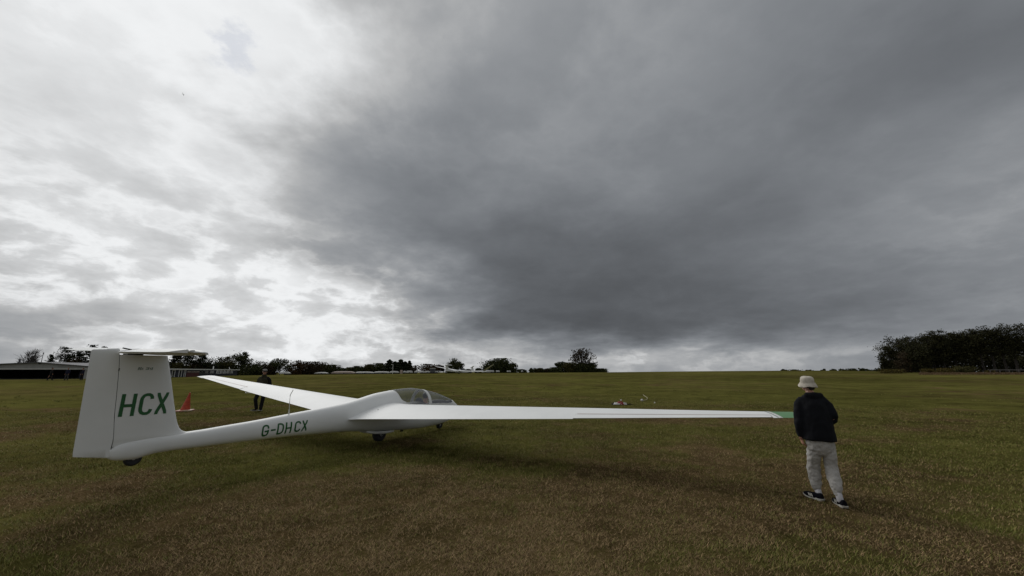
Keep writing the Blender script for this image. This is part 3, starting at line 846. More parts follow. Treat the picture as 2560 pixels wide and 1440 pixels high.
def letter(mb, ch, u0, u1, z0, z1, sw, surf, slant=0.0, zfun=None):
    """strokes of width sw; surf(u, z) gives the point just above the skin"""
    for path in GLY[ch]:
        pts = []
        hx = (u1 - u0 - sw); hz_ = (z1 - z0 - sw)
        for i in range(len(path) - 1):
            a, c = path[i], path[i + 1]
            n = max(1, int(math.hypot((c[0] - a[0]) * hx, (c[1] - a[1]) * hz_) / 0.02))
            for k in range(n): pts.append((a[0] + (c[0] - a[0]) * k / n, a[1] + (c[1] - a[1]) * k / n))
        pts.append(path[-1])
        P = [Vector((u0 + sw / 2 + p[0] * hx + slant * p[1] * (z1 - z0), z0 + sw / 2 + p[1] * hz_)) for p in pts]
        closed = (P[0] - P[-1]).length < 1e-6
        n = len(P); L_, R_ = [], []
        for i, p in enumerate(P):
            if closed: t = P[(i + 1) % n if i < n - 1 else 1] - P[i - 1 if i > 0 else n - 2]
            else: t = P[min(i + 1, n - 1)] - P[max(i - 1, 0)]
            t.normalize(); q = Vector((-t.y, t.x)) * sw / 2
            e = Vector((0, 0))
            if not closed and ch in 'HXG-': e = t * (sw / 2 if i == n - 1 else -sw / 2 if i == 0 else 0)
            if ch == 'X': e = e * 0.0
            L_.append(p + q + e); R_.append(p - q + e)
        if ch == 'X':      # square the feet
            for arr in (L_, R_):
                for i in (0, -1): arr[i] = Vector((arr[i].x, z0 if P[i].y < (z0 + z1) / 2 else z1))
        f = zfun or (lambda u, z: (u, z))
        mb.loft([[surf(*f(a.x, a.y)), surf(*f(c.x, c.y))] for a, c in zip(L_, R_)], cap=False, closed=False)
def fin_surf(u, z): return Vector((u, -fin_y2(u, z) - 0.003, z))
def fin_y2(u, z):
    le, te = f_le(z), f_te(z)
    return f_ft(z) * sym(min(1, max(0, (le - u) / (le - te))))
def boom_surf(u, z): return Vector((u, -fus_y(u, z) - 0.003, z))
mb = MB()
for ch, u0, u1 in (('H', -4.873, -4.712), ('C', -4.676, -4.520), ('X', -4.492, -4.340)):
    letter(mb, ch, u0, u1, 1.042, 1.342, 0.041, fin_surf)
mb.build('lettering', 'green', fin, smooth=False)
mb = MB()
u = -4.765
for ch in 'BGA 3848':
    if ch != ' ': letter(mb, ch, u, u + 0.0165, 1.668, 1.706, 0.0048, fin_surf, 0.12)
    u += 0.0212
mb.build('small_lettering', 'darkgreen', fin, smooth=False)['kind'] = 'stuff'
mb = MB()
for ch, u0, u1 in (('G', -2.950, -2.826), ('-', -2.792, -2.708), ('D', -2.680, -2.556), ('H', -2.527, -2.406), ('C', -2.350, -2.228), ('X', -2.205, -2.088)):
    letter(mb, ch, u0, u1, 0.520, 0.718, 0.029, boom_surf, 0.0)
mb.build('lettering', 'green', fuselage, smooth=False)

# ------------------------------------------------------------------ people
def skin_over(name, mb, m, voxel, parent=None, smooth=6, folds=0.0, fscale=18.0, stretch=(1, 1, 0.4)):
    """one continuous surface grown over the overlapping closed volumes in mb"""
    me = bpy.data.meshes.new(name + '_raw')
    me.from_pydata(mb.v, [], mb.f)
    bm = bmesh.new(); bm.from_mesh(me)
    bmesh.ops.recalc_face_normals(bm, faces=bm.faces)
    bm.to_mesh(me); bm.free()
    o = bpy.data.objects.new(name + '_raw', me)
    COL.objects.link(o)
    r = o.modifiers.new('r', 'REMESH'); r.mode = 'VOXEL'; r.voxel_size = voxel
    dg = bpy.context.evaluated_depsgraph_get()
    out = bpy.data.meshes.new_from_object(o.evaluated_get(dg))
    bpy.data.objects.remove(o); bpy.data.meshes.remove(me)
    bm = bmesh.new(); bm.from_mesh(out)
    for _ in range(smooth): bmesh.ops.smooth_vert(bm, verts=bm.verts, factor=0.5, use_axis_x=True, use_axis_y=True, use_axis_z=True)
    if folds > 0:
        bm.normal_update()
        for v in bm.verts:
            p = Vector((v.co.x * stretch[0], v.co.y * stretch[1], v.co.z * stretch[2])) * fscale
            q = mnoise.noise(p) + 0.5 * mnoise.noise(p * 2.1 + Vector((5, 3, 1)))
            v.co += v.normal * folds * q
    bm.to_mesh(out); bm.free()
    out.name = name
    out.materials.clear(); out.materials.append(M[m])
    out.polygons.foreach_set('use_smooth', [True] * len(out.polygons))
    o = bpy.data.objects.new(name, out)
    COL.objects.link(o)
    o.parent = parent
    return o
def ball(mb, c, r, n=12, rot=None):
    c = Vector(c); rx, ry, rz = r if hasattr(r, '__len__') else (r, r, r)
    rings = []
    for i in range(n + 1):
        t = 0.02 + (PI - 0.04) * i / n
        ring = []
        for k in range(n + 4):
            a = 2 * PI * k / (n + 4)
            p = Vector((rx * math.sin(t) * math.cos(a), ry * math.sin(t) * math.sin(a), rz * math.cos(t)))
            ring.append(c + (rot @ p if rot is not None else p))
        rings.append(ring)
    mb.loft(rings)
def head_shape(mb, c, fwd, s=1.0):
    """skull, jaw, nose, ears and neck; fwd is the way the face looks"""
    fwd = Vector(fwd).normalized(); rt = fwd.cross(Vector((0, 0, 1))).normalized()
    rot = Matrix((rt, fwd, Vector((0, 0, 1)))).transposed()
    c = Vector(c)
    ball(mb, c + Vector((0, 0, 0.02 * s)), (0.074 * s, 0.094 * s, 0.092 * s), 14, rot)
    ball(mb, c + fwd * 0.030 * s + Vector((0, 0, -0.055 * s)), (0.056 * s, 0.062 * s, 0.060 * s), 12, rot)
    mb.limb([(c + fwd * 0.088 * s + Vector((0, 0, 0.012 * s)), 0.009 * s, 0.009 * s), (c + fwd * 0.108 * s + Vector((0, 0, -0.028 * s)), 0.016 * s, 0.014 * s)], rt, 8)
    for sg in (-1, 1):
        ball(mb, c + rt * sg * 0.076 * s + fwd * -0.008 * s + Vector((0, 0, -0.005 * s)), (0.012 * s, 0.02 * s, 0.032 * s), 8, rot)
    mb.limb([(c + Vector((0, 0, -0.05 * s)) - fwd * 0.012 * s, 0.048 * s, 0.05 * s), (c + Vector((0, 0, -0.17 * s)) - fwd * 0.03 * s, 0.055 * s, 0.055 * s)], rt, 12)
    return rt, rot
def face_parts(c, fwd, rt, rot, body, s=1.0):
    c = Vector(c)
    for sg in (-1, 1):
        mb = MB(); ball(mb, c + fwd * 0.082 * s + rt * sg * 0.031 * s + Vector((0, 0, 0.012 * s)), (0.012 * s, 0.008 * s, 0.008 * s), 8, rot)
        mb.build('eye', 'lens', body)
    mb = MB(); ball(mb, c + fwd * 0.085 * s + Vector((0, 0, -0.06 * s)), (0.022 * s, 0.008 * s, 0.006 * s), 8, rot)
    mb.build('mouth', 'redcloth', body)
def hand_shape(mb, wrist, down, palm_n, thumb_dir, s=1.0, curl=0.5):
    """palm and five separate bent fingers; down points from wrist to finger tips, palm_n out of the palm"""
    w = Vector(wrist); d = Vector(down).normalized(); pn = Vector(palm_n); pn = (pn - d * pn.dot(d)).normalized()
    td = d.cross(pn).normalized()
    if td.dot(Vector(thumb_dir)) < 0: td = -td
    mb.limb([(w, 0.026 * s, 0.020 * s), (w + d * 0.045 * s, 0.038 * s, 0.015 * s), (w + d * 0.085 * s, 0.040 * s, 0.013 * s)], td, 12)
    for i, (off, ln) in enumerate(((0.028, 0.072), (0.010, 0.082), (-0.009, 0.076), (-0.027, 0.060))):
        p = w + d * 0.08 * s + td * off * s
        pts = [(p - d * 0.02 * s, 0.0095 * s, 0.0095 * s)]
        ang = 0.15
        for k in range(3):
            ang += curl * (0.55 + 0.15 * i)
            p = p + (d * math.cos(ang) + pn * math.sin(ang)) * ln * s / 3
            pts.append((p.copy(), (0.009 - 0.001 * k) * s, (0.009 - 0.001 * k) * s))
        mb.limb(pts, td, 8)
    q = w + d * 0.022 * s + td * 0.028 * s
    mb.limb([(q - td * 0.012 * s, 0.014 * s, 0.013 * s), (q + td * 0.016 * s + d * 0.028 * s, 0.0115 * s, 0.011 * s), (q + td * 0.018 * s + d * 0.058 * s + pn * 0.016 * s, 0.0095 * s, 0.009 * s)], pn, 8)
def shoe(heel, az, parent, stripe_sides=(), L=0.265, tilt=0.0, upper='shoe', name='shoe'):
    """trainer: white foam sole, dark upper; heel point on the ground, az = the way the toe points"""
    f = Vector((math.sin(R(az)), math.cos(R(az)), 0)); r = Vector((f.y, -f.x, 0))
    H = Vector(heel)
    def P(y, x, z): return H + f * (y * math.cos(tilt)) + r * x + Vector((0, 0, z + y * math.sin(tilt)))
    prof = [(0.0, .026), (0.012, .034), (0.06, .037), (0.12, .036), (0.17, .045), (0.215, .046), (0.245, .036), (0.262, .018)]
    mb = MB()
    rings = []
    for y, w in prof:
        y *= L / .265
        zb = 0.004 + max(0, (y - 0.19)) * 0.35 + (0.008 if y < 0.01 else 0)
        zt = 0.034 - 0.008 * min(1, y / L) + max(0, (y - 0.19)) * 0.30
        rings.append([P(y - (0.010 if y < 0.02 else 0), -w * 0.98, zt), P(y, -w * 1.05, (zb + zt) / 2), P(y, -w * 0.92, zb), P(y, w * 0.92, zb), P(y, w * 1.05, (zb + zt) / 2), P(y - (0.010 if y < 0.02 else 0), w * 0.98, zt)])
    mb.loft(rings)
    so = mb.build('sole', 'sole', None, angle=50)
    mb = MB()
    rings = []
    n = 12
    for y, w, h in ((0.006, .024, .095), (0.02, .031, .100), (0.06, .034, .088), (0.10, .035, .088), (0.14, .039, .080), (0.18, .044, .074), (0.215, .044, .070), (0.24, .036, .064), (0.259, .018, .052)):
        zb = 0.024 + max(0, (y - 0.19)) * 0.3
        w *= 1.07
        rings.append([P(y * L / .265, w * math.cos(PI * k / (n - 1)) * (1 if 0 < k < n - 1 else 1.0), zb + (h - zb) * math.sin(PI * k / (n - 1)) ** 0.7) for k in range(n)])
    mb.loft(rings)
    up_ = mb.build(name, upper, parent, angle=50)
    so.parent = up_
    for sg in stripe_sides:
        mb = MB()
        for k in range(3):
            y0 = 0.098 + 0.021 * k
            pts = []
            for t in (0.0, 0.5, 1.0):
                pts.append([P(y0 + 0.018 * (1 - t) * -1 + 0.018 + e, sg * (0.0455 - 0.006 * t + 0.001 * k), 0.036 + 0.034 * t) for e in (0, 0.012)])
            mb.loft(pts, cap=False, closed=False)
        mb.build('shoe_stripes', 'sole', up_)['kind'] = 'stuff'
    return up_

# the helper walking beside the wing tip
PA = thing('person', (4.08, 5.42, 0), 0, 'person in cream bucket hat, black jacket and grey joggers walking at the wing tip', 'person')
def local(o, root):
    """parent o to root, keeping it where it was built in world space"""
    me = o.data
    me.transform(Matrix.Translation(-root.location))
    o.parent = root
    return o
def lp(o, root):
    stack = [o]
    while stack:
        q = stack.pop()
        q.data.transform(Matrix.Translation(-root.location))
        stack.extend(q.children)
    o.parent = root
    return o
sv = Vector((0.966, -0.259, 0)); fv = Vector((0.259, 0.966, 0))
hc = Vector((4.135, 5.555, 1.472))
mb = MB()
hf = Vector((-0.10, 1, -0.12)).normalized()
hrt, hrot = head_shape(mb, hc, (-0.10, 1, 0), 0.84)
mb.limb([((4.135, 5.52, 1.36), 0.05, 0.05), ((4.125, 5.50, 1.25), 0.10, 0.07), ((4.10, 5.44, 0.95), 0.11, 0.08), ((4.09, 5.42, 0.76), 0.12, 0.08)], sv)
mb.limb([((4.012, 5.555, 1.25), 0.04, 0.04), ((3.905, 5.50, 1.02), 0.033, 0.033), ((3.905, 5.505, 0.765), 0.024, 0.022)], sv)
mb.limb([((4.25, 5.44, 1.25), 0.04, 0.04), ((4.262, 5.37, 1.04), 0.033, 0.033), ((4.36, 5.66, 0.95), 0.024, 0.022)], sv)
for hx, kx, ax in (((4.02, 5.45, 0.72), (4.06, 5.58, 0.40), (4.062, 5.57, 0.07)), ((4.16, 5.40, 0.72), (4.175, 5.42, 0.40), (4.122, 5.30, 0.08))):
    mb.limb([(hx, 0.065, 0.065), (kx, 0.042, 0.042), (ax, 0.03, 0.034)], sv)
hand_shape(mb, (3.915, 5.51, 0.775), (0.10, 0.08, -1), (0.9, -0.2, 0), (0.1, 1, 0), 0.92, 0.5)
hand_shape(mb, (4.355, 5.67, 0.95), (0.25, 1, -0.1), (-0.9, 0.2, 0), (0, 0, 1), 0.92, 0.9)
body = skin_over('body', mb, 'skin', 0.0052, None, 3)
lp(body, PA)
face_parts(hc - PA.location, Vector((-0.0995, 0.995, 0)), hrt, hrot, body, 0.84)
mb = MB()
ball(mb, hc + Vector((0.004, -0.010, 0.016)), (0.066, 0.080, 0.082), 14, hrot)
mb.limb([(hc + Vector((0.006, -0.075, -0.01)), 0.055, 0.02), (hc + Vector((0.006, -0.063, -0.065)), 0.045, 0.018)], hrt)
lp(skin_over('hair', mb, 'hair', 0.008, None, 2), PA)
# bucket hat
mb = MB()
ax = Vector((-0.05, -0.10, 1)).normalized()
hb = hc + Vector((0, -0.008, -0.012))
prof_o = [(-0.014, 0.112), (0.006, 0.103), (0.026, 0.090), (0.040, 0.0815), (0.046, 0.081), (0.075, 0.080), (0.100, 0.074), (0.113, 0.061), (0.120, 0.040), (0.123, 0.002)]
prof_i = [(0.117, 0.002), (0.096, 0.069), (0.045, 0.0765), (0.037, 0.077), (0.004, 0.098), (-0.018, 0.108)]
mb.lathe(hb, ax, prof_o, 36); nv_ = len(mb.v); 
mb.f = [f for f in mb.f if len(f) == 4]
mb.lathe(hb, ax, prof_i, 36); mb.f = [f for f in mb.f if len(f) == 4]
for i in range(36):       # close the brim edge
    j = (i + 1) % 36
    mb.f.append((i, nv_ + 5 * 36 + i, nv_ + 5 * 36 + j, j))
mb.v = [tuple(Vector(v) + Vector((0.004, 0.004, 0.006)) * mnoise.noise(Vector(v) * 22) + Vector((0, 0, 0.008)) * math.sin(3 * math.atan2(v[1] - hb.y, v[0] - hb.x) + 1) * max(0, min(1, (hb.z + 0.03 - v[2]) / 0.04))) for v in mb.v]
hat = mb.build('bucket_hat', 'hat', None, angle=60)
lp(hat, PA)
mb = MB(); mb.lathe(hb, ax, [(0.038, 0.0828), (0.040, 0.0838), (0.043, 0.0825)], 36); mb.f = [f for f in mb.f if len(f) == 4]
hbnd = mb.build('hat_seam', 'hat', None); lp(hbnd, PA); hbnd.parent = hat
# jacket
mb = MB()
mb.limb([((4.080, 5.42, 0.752), 0.192, 0.150), ((4.082, 5.42, 0.80), 0.188, 0.148), ((4.098, 5.435, 0.92), 0.178, 0.140), ((4.112, 5.465, 1.06), 0.182, 0.142), ((4.122, 5.49, 1.18), 0.180, 0.132), ((4.128, 5.505, 1.27), 0.155, 0.105), ((4.132, 5.515, 1.33), 0.088, 0.08)], sv, 20, False)
mb.limb([((4.035, 5.535, 1.275), 0.062, 0.06), ((3.985, 5.545, 1.20), 0.072, 0.07), ((3.93, 5.515, 1.06), 0.068, 0.066), ((3.905, 5.505, 0.95), 0.062, 0.060), ((3.902, 5.505, 0.84), 0.055, 0.053), ((3.908, 5.507, 0.785), 0.042, 0.042)], sv, 14, False)
mb.limb([((4.215, 5.465, 1.275), 0.062, 0.06), ((4.262, 5.43, 1.19), 0.070, 0.068), ((4.275, 5.385, 1.06), 0.066, 0.064), ((4.285, 5.40, 1.015), 0.062, 0.06), ((4.325, 5.53, 0.975), 0.054, 0.052), ((4.352, 5.64, 0.95), 0.042, 0.042)], sv, 14, False)
mb.limb([((4.045, 5.475, 1.325), 0.045, 0.035), ((4.09, 5.425, 1.325), 0.05, 0.036), ((4.15, 5.425, 1.325), 0.05, 0.036), ((4.215, 5.455, 1.32), 0.045, 0.035)], (0, 0, 1), 12)
jk = skin_over('jacket', mb, 'jacket', 0.010, None, 4, 0.010, 11.0, (1, 1, 0.7)); lp(jk, PA)
# joggers
mb = MB()
mb.limb([((4.090, 5.425, 0.80), 0.155, 0.12), ((4.090, 5.425, 0.72), 0.162, 0.128), ((4.092, 5.43, 0.64), 0.155, 0.118)], sv, 18)
mb.limb([((4.022, 5.45, 0.68), 0.077, 0.090), ((4.030, 5.49, 0.56), 0.078, 0.086), ((4.050, 5.55, 0.44), 0.070, 0.074), ((4.058, 5.575, 0.38), 0.076, 0.081), ((4.062, 5.58, 0.27), 0.073, 0.078), ((4.062, 5.578, 0.18), 0.064, 0.066), ((4.062, 5.575, 0.125), 0.049, 0.053), ((4.062, 5.575, 0.105), 0.041, 0.044)], sv, 16, False)
mb.limb([((4.162, 5.40, 0.68), 0.077, 0.090), ((4.170, 5.405, 0.56), 0.077, 0.084), ((4.176, 5.415, 0.44), 0.068, 0.072), ((4.172, 5.41, 0.38), 0.074, 0.080), ((4.150, 5.36, 0.28), 0.072, 0.076), ((4.132, 5.325, 0.20), 0.060, 0.064), ((4.126, 5.315, 0.155), 0.045, 0.049), ((4.125, 5.313, 0.112), 0.040, 0.044)], sv, 16, False)
tr = skin_over('trousers', mb, 'trouser', 0.007, None, 3, 0.0075, 21.0, (1.3, 1.0, 1.1)); lp(tr, PA)
for p0, p1 in (((4.062, 5.565, 0.12), (4.058, 5.545, 0.05)), ((4.126, 5.308, 0.155), (4.124, 5.285, 0.055))):
    mb = MB(); mb.limb([(p0, 0.036, 0.040), (p1, 0.035, 0.044)], sv, 12)
    lp(mb.build('sock', 'sock', None), PA)
lp(shoe((4.045, 5.47, -0.010), -12, None, (-1,), 0.265, 0.02), PA)
lp(shoe((4.110, 5.205, -0.010), 16, None, (-1,), 0.265, 0.0), PA)

# man waiting behind the far wing
PB = thing('person', (-10.78, 17.12, gz(-10.78, 17.12)), 0, 'man in flat cap, sunglasses and olive fleece standing behind the far wing', 'person')
zB = PB.location.z
fB = Vector((0.30, -0.954, 0)); sB = Vector((0.954, 0.30, 0))
def up(p): return (p[0], p[1], p[2] + zB)
hB = Vector(up((-10.712, 17.07, 1.615)))
mb = MB()
fcB = Vector((0.62, -0.78, 0)).normalized()
rtB, roB = head_shape(mb, hB, fcB, 1.05)
mb.limb([(up((-10.73, 17.10, 1.45)), 0.06, 0.06), (up((-10.74, 17.12, 1.30)), 0.12, 0.08), (up((-10.75, 17.12, 0.95)), 0.12, 0.09)], sB)
for a_, b_, c_ in (((-10.83, 17.10, 0.88), (-10.905, 16.99, 0.47), (-10.885, 17.11, 0.06)), ((-10.67, 17.14, 0.88), (-10.715, 17.18, 0.46), (-10.72, 17.12, 0.06))):
    mb.limb([(up(a_), 0.07, 0.07), (up(b_), 0.05, 0.05), (up(c_), 0.035, 0.04)], sB)
mb.limb([(up((-10.92, 17.10, 1.36)), 0.045, 0.045), (up((-10.965, 17.05, 1.10)), 0.035, 0.035), (up((-10.965, 16.93, 0.86)), 0.026, 0.024)], sB)
mb.limb([(up((-10.55, 17.16, 1.36)), 0.045, 0.045), (up((-10.475, 17.18, 1.10)), 0.035, 0.035), (up((-10.56, 16.95, 0.98)), 0.026, 0.024)], sB)
hand_shape(mb, up((-10.965, 16.92, 0.83)), (0.0, -0.25, -1), (0.3, 0.9, 0), (1, 0, 0), 1.0, 0.95)
hand_shape(mb, up((-10.57, 16.93, 0.975)), (-0.5, -0.8, -0.1), (-0.3, 0.1, -1), (0, -1, 0.4), 1.0, 0.6)
bB = skin_over('body', mb, 'skin', 0.0075, None, 3); lp(bB, PB)
face_parts(hB - PB.location, fcB, rtB, roB, bB, 1.05)
mb = MB()      # sunglasses
for sg in (-1, 1):
    ball(mb, hB + fcB * 0.095 + rtB * sg * 0.034 + Vector((0, 0, 0.014)), (0.030, 0.010, 0.022), 8, roB)
    mb.tube([hB + fcB * 0.09 + rtB * sg * 0.064 + Vector((0, 0, 0.018)), hB + rtB * sg * 0.084 + Vector((0, 0, 0.016))], 0.005, 5)
mb.tube([hB + fcB * 0.103 + rtB * -0.02 + Vector((0, 0, 0.018)), hB + fcB * 0.103 + rtB * 0.02 + Vector((0, 0, 0.018))], 0.005, 5)
lp(mb.build('sunglasses', 'lens', None), PB)
mb = MB()      # grey hair at the sides and the flat cap
ball(mb, hB - fcB * 0.022 + Vector((0, 0, 0.0)), (0.082, 0.086, 0.085), 10, roB)
lp(mb.build('hair', 'greycloth', None), PB)
mb = MB()
ball(mb, hB + fcB * 0.012 + Vector((0, 0, 0.078)), (0.098, 0.125, 0.050), 12, roB)
mb.limb([(hB + fcB * 0.08 + Vector((0, 0, 0.062)), 0.085, 0.012), (hB + fcB * 0.155 + Vector((0, 0, 0.046)), 0.06, 0.010)], rtB, 12)
ball(mb, hB + Vector((0, 0, 0.05)), (0.090, 0.108, 0.03), 12, roB)
lp(skin_over('flat_cap', mb, 'tweed', 0.009, None, 2), PB)
mb = MB()      # fleece with a stand-up collar
mb.limb([(up((-10.75, 17.12, 0.80)), 0.19, 0.14), (up((-10.75, 17.12, 0.95)), 0.195, 0.145), (up((-10.745, 17.12, 1.12)), 0.20, 0.145), (up((-10.74, 17.12, 1.28)), 0.205, 0.135), (up((-10.735, 17.12, 1.39)), 0.165, 0.10), (up((-10.73, 17.10, 1.45)), 0.09, 0.085), (up((-10.725, 17.09, 1.52)), 0.085, 0.085)], sB, 18, False)
mb.limb([(up((-10.88, 17.10, 1.38)), 0.07, 0.07), (up((-10.935, 17.09, 1.28)), 0.072, 0.07), (up((-10.968, 17.05, 1.10)), 0.065, 0.06), (up((-10.968, 16.94, 0.90)), 0.05, 0.05)], sB, 12)
lp(skin_over('fleece', mb, 'olive', 0.015, None, 3, 0.012, 11.0), PB)
mb = MB()
mb.limb([(up((-10.585, 17.15, 1.37)), 0.065, 0.065), (up((-10.525, 17.17, 1.26)), 0.072, 0.07), (up((-10.478, 17.18, 1.10)), 0.066, 0.062), (up((-10.545, 16.99, 0.99)), 0.05, 0.05)], sB, 12)
lp(skin_over('sleeve', mb, 'blackcloth', 0.014, None, 3, 0.008, 12.0), PB)
mb = MB()
mb.limb([(up((-10.75, 17.12, 0.96)), 0.165, 0.125), (up((-10.75, 17.12, 0.84)), 0.17, 0.13)], sB, 16)
mb.limb([(up((-10.83, 17.10, 0.84)), 0.095, 0.10), (up((-10.875, 17.03, 0.65)), 0.085, 0.088), (up((-10.905, 16.99, 0.47)), 0.075, 0.078), (up((-10.895, 17.06, 0.25)), 0.07, 0.075), (up((-10.885, 17.11, 0.07)), 0.065, 0.075)], sB, 14, False)
mb.limb([(up((-10.67, 17.14, 0.84)), 0.095, 0.10), (up((-10.69, 17.17, 0.65)), 0.085, 0.088), (up((-10.715, 17.18, 0.46)), 0.075, 0.078), (up((-10.72, 17.15, 0.25)), 0.07, 0.075), (up((-10.72, 17.12, 0.07)), 0.065, 0.075)], sB, 14, False)
lp(skin_over('trousers', mb, 'blackcloth', 0.014, None, 3, 0.009, 13.0), PB)
lp(shoe(up((-10.875, 17.16, 0.0)), 205, None, (), 0.29, 0, 'blackcloth'), PB)
lp(shoe(up((-10.715, 17.19, 0.0)), 172, None, (), 0.29, 0, 'blackcloth'), PB)
# the short white rod in his hand
mb = MB()
q = Vector(up((-10.96, 16.885, 0.755)))
mb.tube([q + Vector((0.08, 0.03, 0.0)), q + Vector((-0.28, -0.04, 0.005))], 0.010, 8)
mb.tube([q + Vector((-0.28, -0.04, 0.005)), q + Vector((-0.315, -0.045, 0.006))], [0.018, 0.02], 8)
rod = mb.build('rod', 'whitepaint', None)
tag(rod, 'short white rod held low by the person in the flat cap', 'rod')

# pilot in the front seat
PP = thing('person', (0, 0, 0), 0, 'person with dark hair sitting under the glider canopy', 'person')
gm = Matrix.Translation(GL.location) @ Matrix.Rotation(GL.rotation_euler.z, 4, 'Z')
PP.location = gm @ Vector((1.70, 0, 0.45)); PP.rotation_euler = GL.rotation_euler
mb = MB()
hcP = Vector((0, 0, 0.50))
rtP, roP = head_shape(mb, hcP, (1, 0, 0), 0.98)
mb.limb([((-0.02, 0, 0.36), 0.06, 0.06), ((-0.03, 0, 0.24), 0.15, 0.08), ((0.05, 0, -0.10), 0.14, 0.09), ((0.12, 0, -0.22), 0.15, 0.09)], (0, 1, 0))
for sg in (-1, 1):
    mb.limb([((-0.03, sg * 0.16, 0.24), 0.04, 0.04), ((0.10, sg * 0.18, 0.02), 0.035, 0.035), ((0.36, sg * 0.12, 0.02), 0.025, 0.025)], (0, 0, 1))
    hand_shape(mb, (0.36, sg * 0.12, 0.02), (1, -sg * 0.2, 0), (0, -sg, 0.2), (0, 0, 1), 1.0, 0.9)
    mb.limb([((0.14, sg * 0.09, -0.22), 0.075, 0.075), ((0.50, sg * 0.11, -0.10), 0.055, 0.055), ((0.85, sg * 0.08, -0.24), 0.035, 0.035)], (0, 1, 0))
bP = skin_over('body', mb, 'skin', 0.009, PP, 3)
face_parts(hcP, Vector((1, 0, 0)), rtP, roP, bP, 0.98)
mb = MB(); ball(mb, hcP + Vector((-0.016, 0, 0.026)), (0.079, 0.096, 0.095), 12, roP); mb.build('hair', 'hair', PP)
mb = MB()
mb.limb([((-0.02, 0, 0.33), 0.075, 0.07), ((-0.03, 0, 0.24), 0.19, 0.10), ((0.04, 0, -0.08), 0.17, 0.11), ((0.12, 0, -0.22), 0.17, 0.11)], (0, 1, 0), 14, False)
for sg in (-1, 1): mb.limb([((-0.03, sg * 0.17, 0.24), 0.055, 0.055), ((0.10, sg * 0.19, 0.02), 0.048, 0.048), ((0.32, sg * 0.13, 0.02), 0.038, 0.038)], (0, 0, 1), 12, False)
skin_over('sweater', mb, 'navycloth', 0.016, PP, 3)

# ------------------------------------------------------------------ things lying on the grass
cx, cy = -13.93, 17.12
CN = thing('traffic_cone', (cx, cy, gz(cx, cy)), R(20), 'faded orange-red traffic cone leaning on its scuffed base', 'traffic cone')
mb = MB()
lean = Matrix.Rotation(R(7), 3, 'Y')
prof = [(0.02, 0.185), (0.05, 0.172), (0.20, 0.137), (0.45, 0.082), (0.68, 0.036), (0.755, 0.026), (0.757, 0.002)]
mb.lathe((0, 0, 0), (0, 0, 1), prof, 24)
mb.v = [tuple(Vector((v[0] + 0.10 * v[2], v[1], v[2]))) for v in mb.v]
mb.build('cone_body', 'cone', CN)
mb = MB()
o8 = [(-.27, -.23), (-.23, -.27), (.23, -.27), (.27, -.23), (.27, .23), (.23, .27), (-.23, .27), (-.27, .23)]
mb.loft([[Vector((x * k, y * k, z + 0.006 * math.sin(7 * x))) for x, y in o8] for z, k in ((0.0, 1.0), (0.035, 0.99), (0.048, 0.90), (0.05, 0.5))])
mb.build('cone_base', 'conebase', CN)
mb = MB()
mb.tube([(-16.2, 17.25, gz(-16.2, 17.25) + 0.02), (-15.2, 17.18, gz(-15.2, 17.18) + 0.024), (-14.25, 17.02, gz(-14.25, 17.02) + 0.02)], 0.016, 6)
rp = mb.build('pole', 'rope', None)
tag(rp, 'thin pale pole lying on the grass between tail fin and cone', 'pole')

# cable parachute beyond the near wing
px_, py_ = 5.50, 20.4
pz_ = gz(px_, py_)
PC = thing('cable_parachute', (px_, py_, pz_), R(-10), 'crumpled red and white cable parachute lying in a heap on the grass', 'parachute')
def crumple(name, m, c, size, seed, flat=0.5):
    rng = random.Random(seed)
    mb = MB()
    n = 22
    off = Vector((rng.uniform(0, 50), rng.uniform(0, 50), 0))
    g = []
    for i in range(n + 1):
        for j in range(n + 1):
            u_, v_ = i / n * 2 - 1, j / n * 2 - 1
            rr = max(abs(u_), abs(v_))
            ed = max(0, 1 - rr ** 3)
            h = (0.35 + 0.65 * abs(mnoise.noise(Vector((u_ * 3, v_ * 4, 0)) + off)) * 1.6) * ed * size[2]
            g.append(Vector((c[0] + u_ * size[0] / 2 * (1 + 0.2 * mnoise.noise(Vector((v_ * 2, 3, 0)) + off)), c[1] + v_ * size[1] / 2 * (1 + 0.3 * mnoise.noise(Vector((u_ * 2, 7, 0)) + off)), c[2] + h)))
    g = [Vector((q.x * .68, q.y * .8, q.z * .62)) for q in g]
    mb.add(g, [(i * (n + 1) + j, (i + 1) * (n + 1) + j, (i + 1) * (n + 1) + j + 1, i * (n + 1) + j + 1) for i in range(n) for j in range(n)])
    return mb.build(name, m, PC)
crumple('red_gore', 'redcloth', (0.02, 0.0, 0.01), (0.55, 0.55, 0.30), 3)
crumple('white_gore', 'whitecloth', (-0.27, -0.05, 0.01), (0.50, 0.40, 0.20), 5)
crumple('white_gore', 'whitecloth', (0.34, -0.08, 0.01), (0.30, 0.30, 0.20), 8)
crumple('white_gore', 'whitecloth', (-0.12, -0.22, 0.01), (0.50, 0.12, 0.13), 9)
crumple('dark_gore', 'blackcloth', (-0.42, 0.0, 0.01), (0.40, 0.35, 0.12), 12)
crumple('dark_gore', 'blackcloth', (0.62, 0.0, 0.008), (0.55, 0.16, 0.07), 13)
mb = MB(); ball(mb, (0.07, 0.06, 0.20), (0.035, 0.035, 0.05), 8); mb.build('crown_ring', 'whitecloth', PC)
mb = MB()
qs = [(7.33, 22.5), (7.85, 23.3), (8.35, 24.6), (8.75, 26.2), (9.2, 28.0)]
mb.tube([(x, y, gz(x, y) + 0.03) for x, y in qs], 0.012, 6)
rr2 = mb.build('rope', 'rope', None)
tag(rr2, 'thin pale rope curving away over the grass from the white ring', 'rope')
mb = MB()
c_ = Vector((7.30, 22.45, gz(7.3, 22.45) + 0.09))
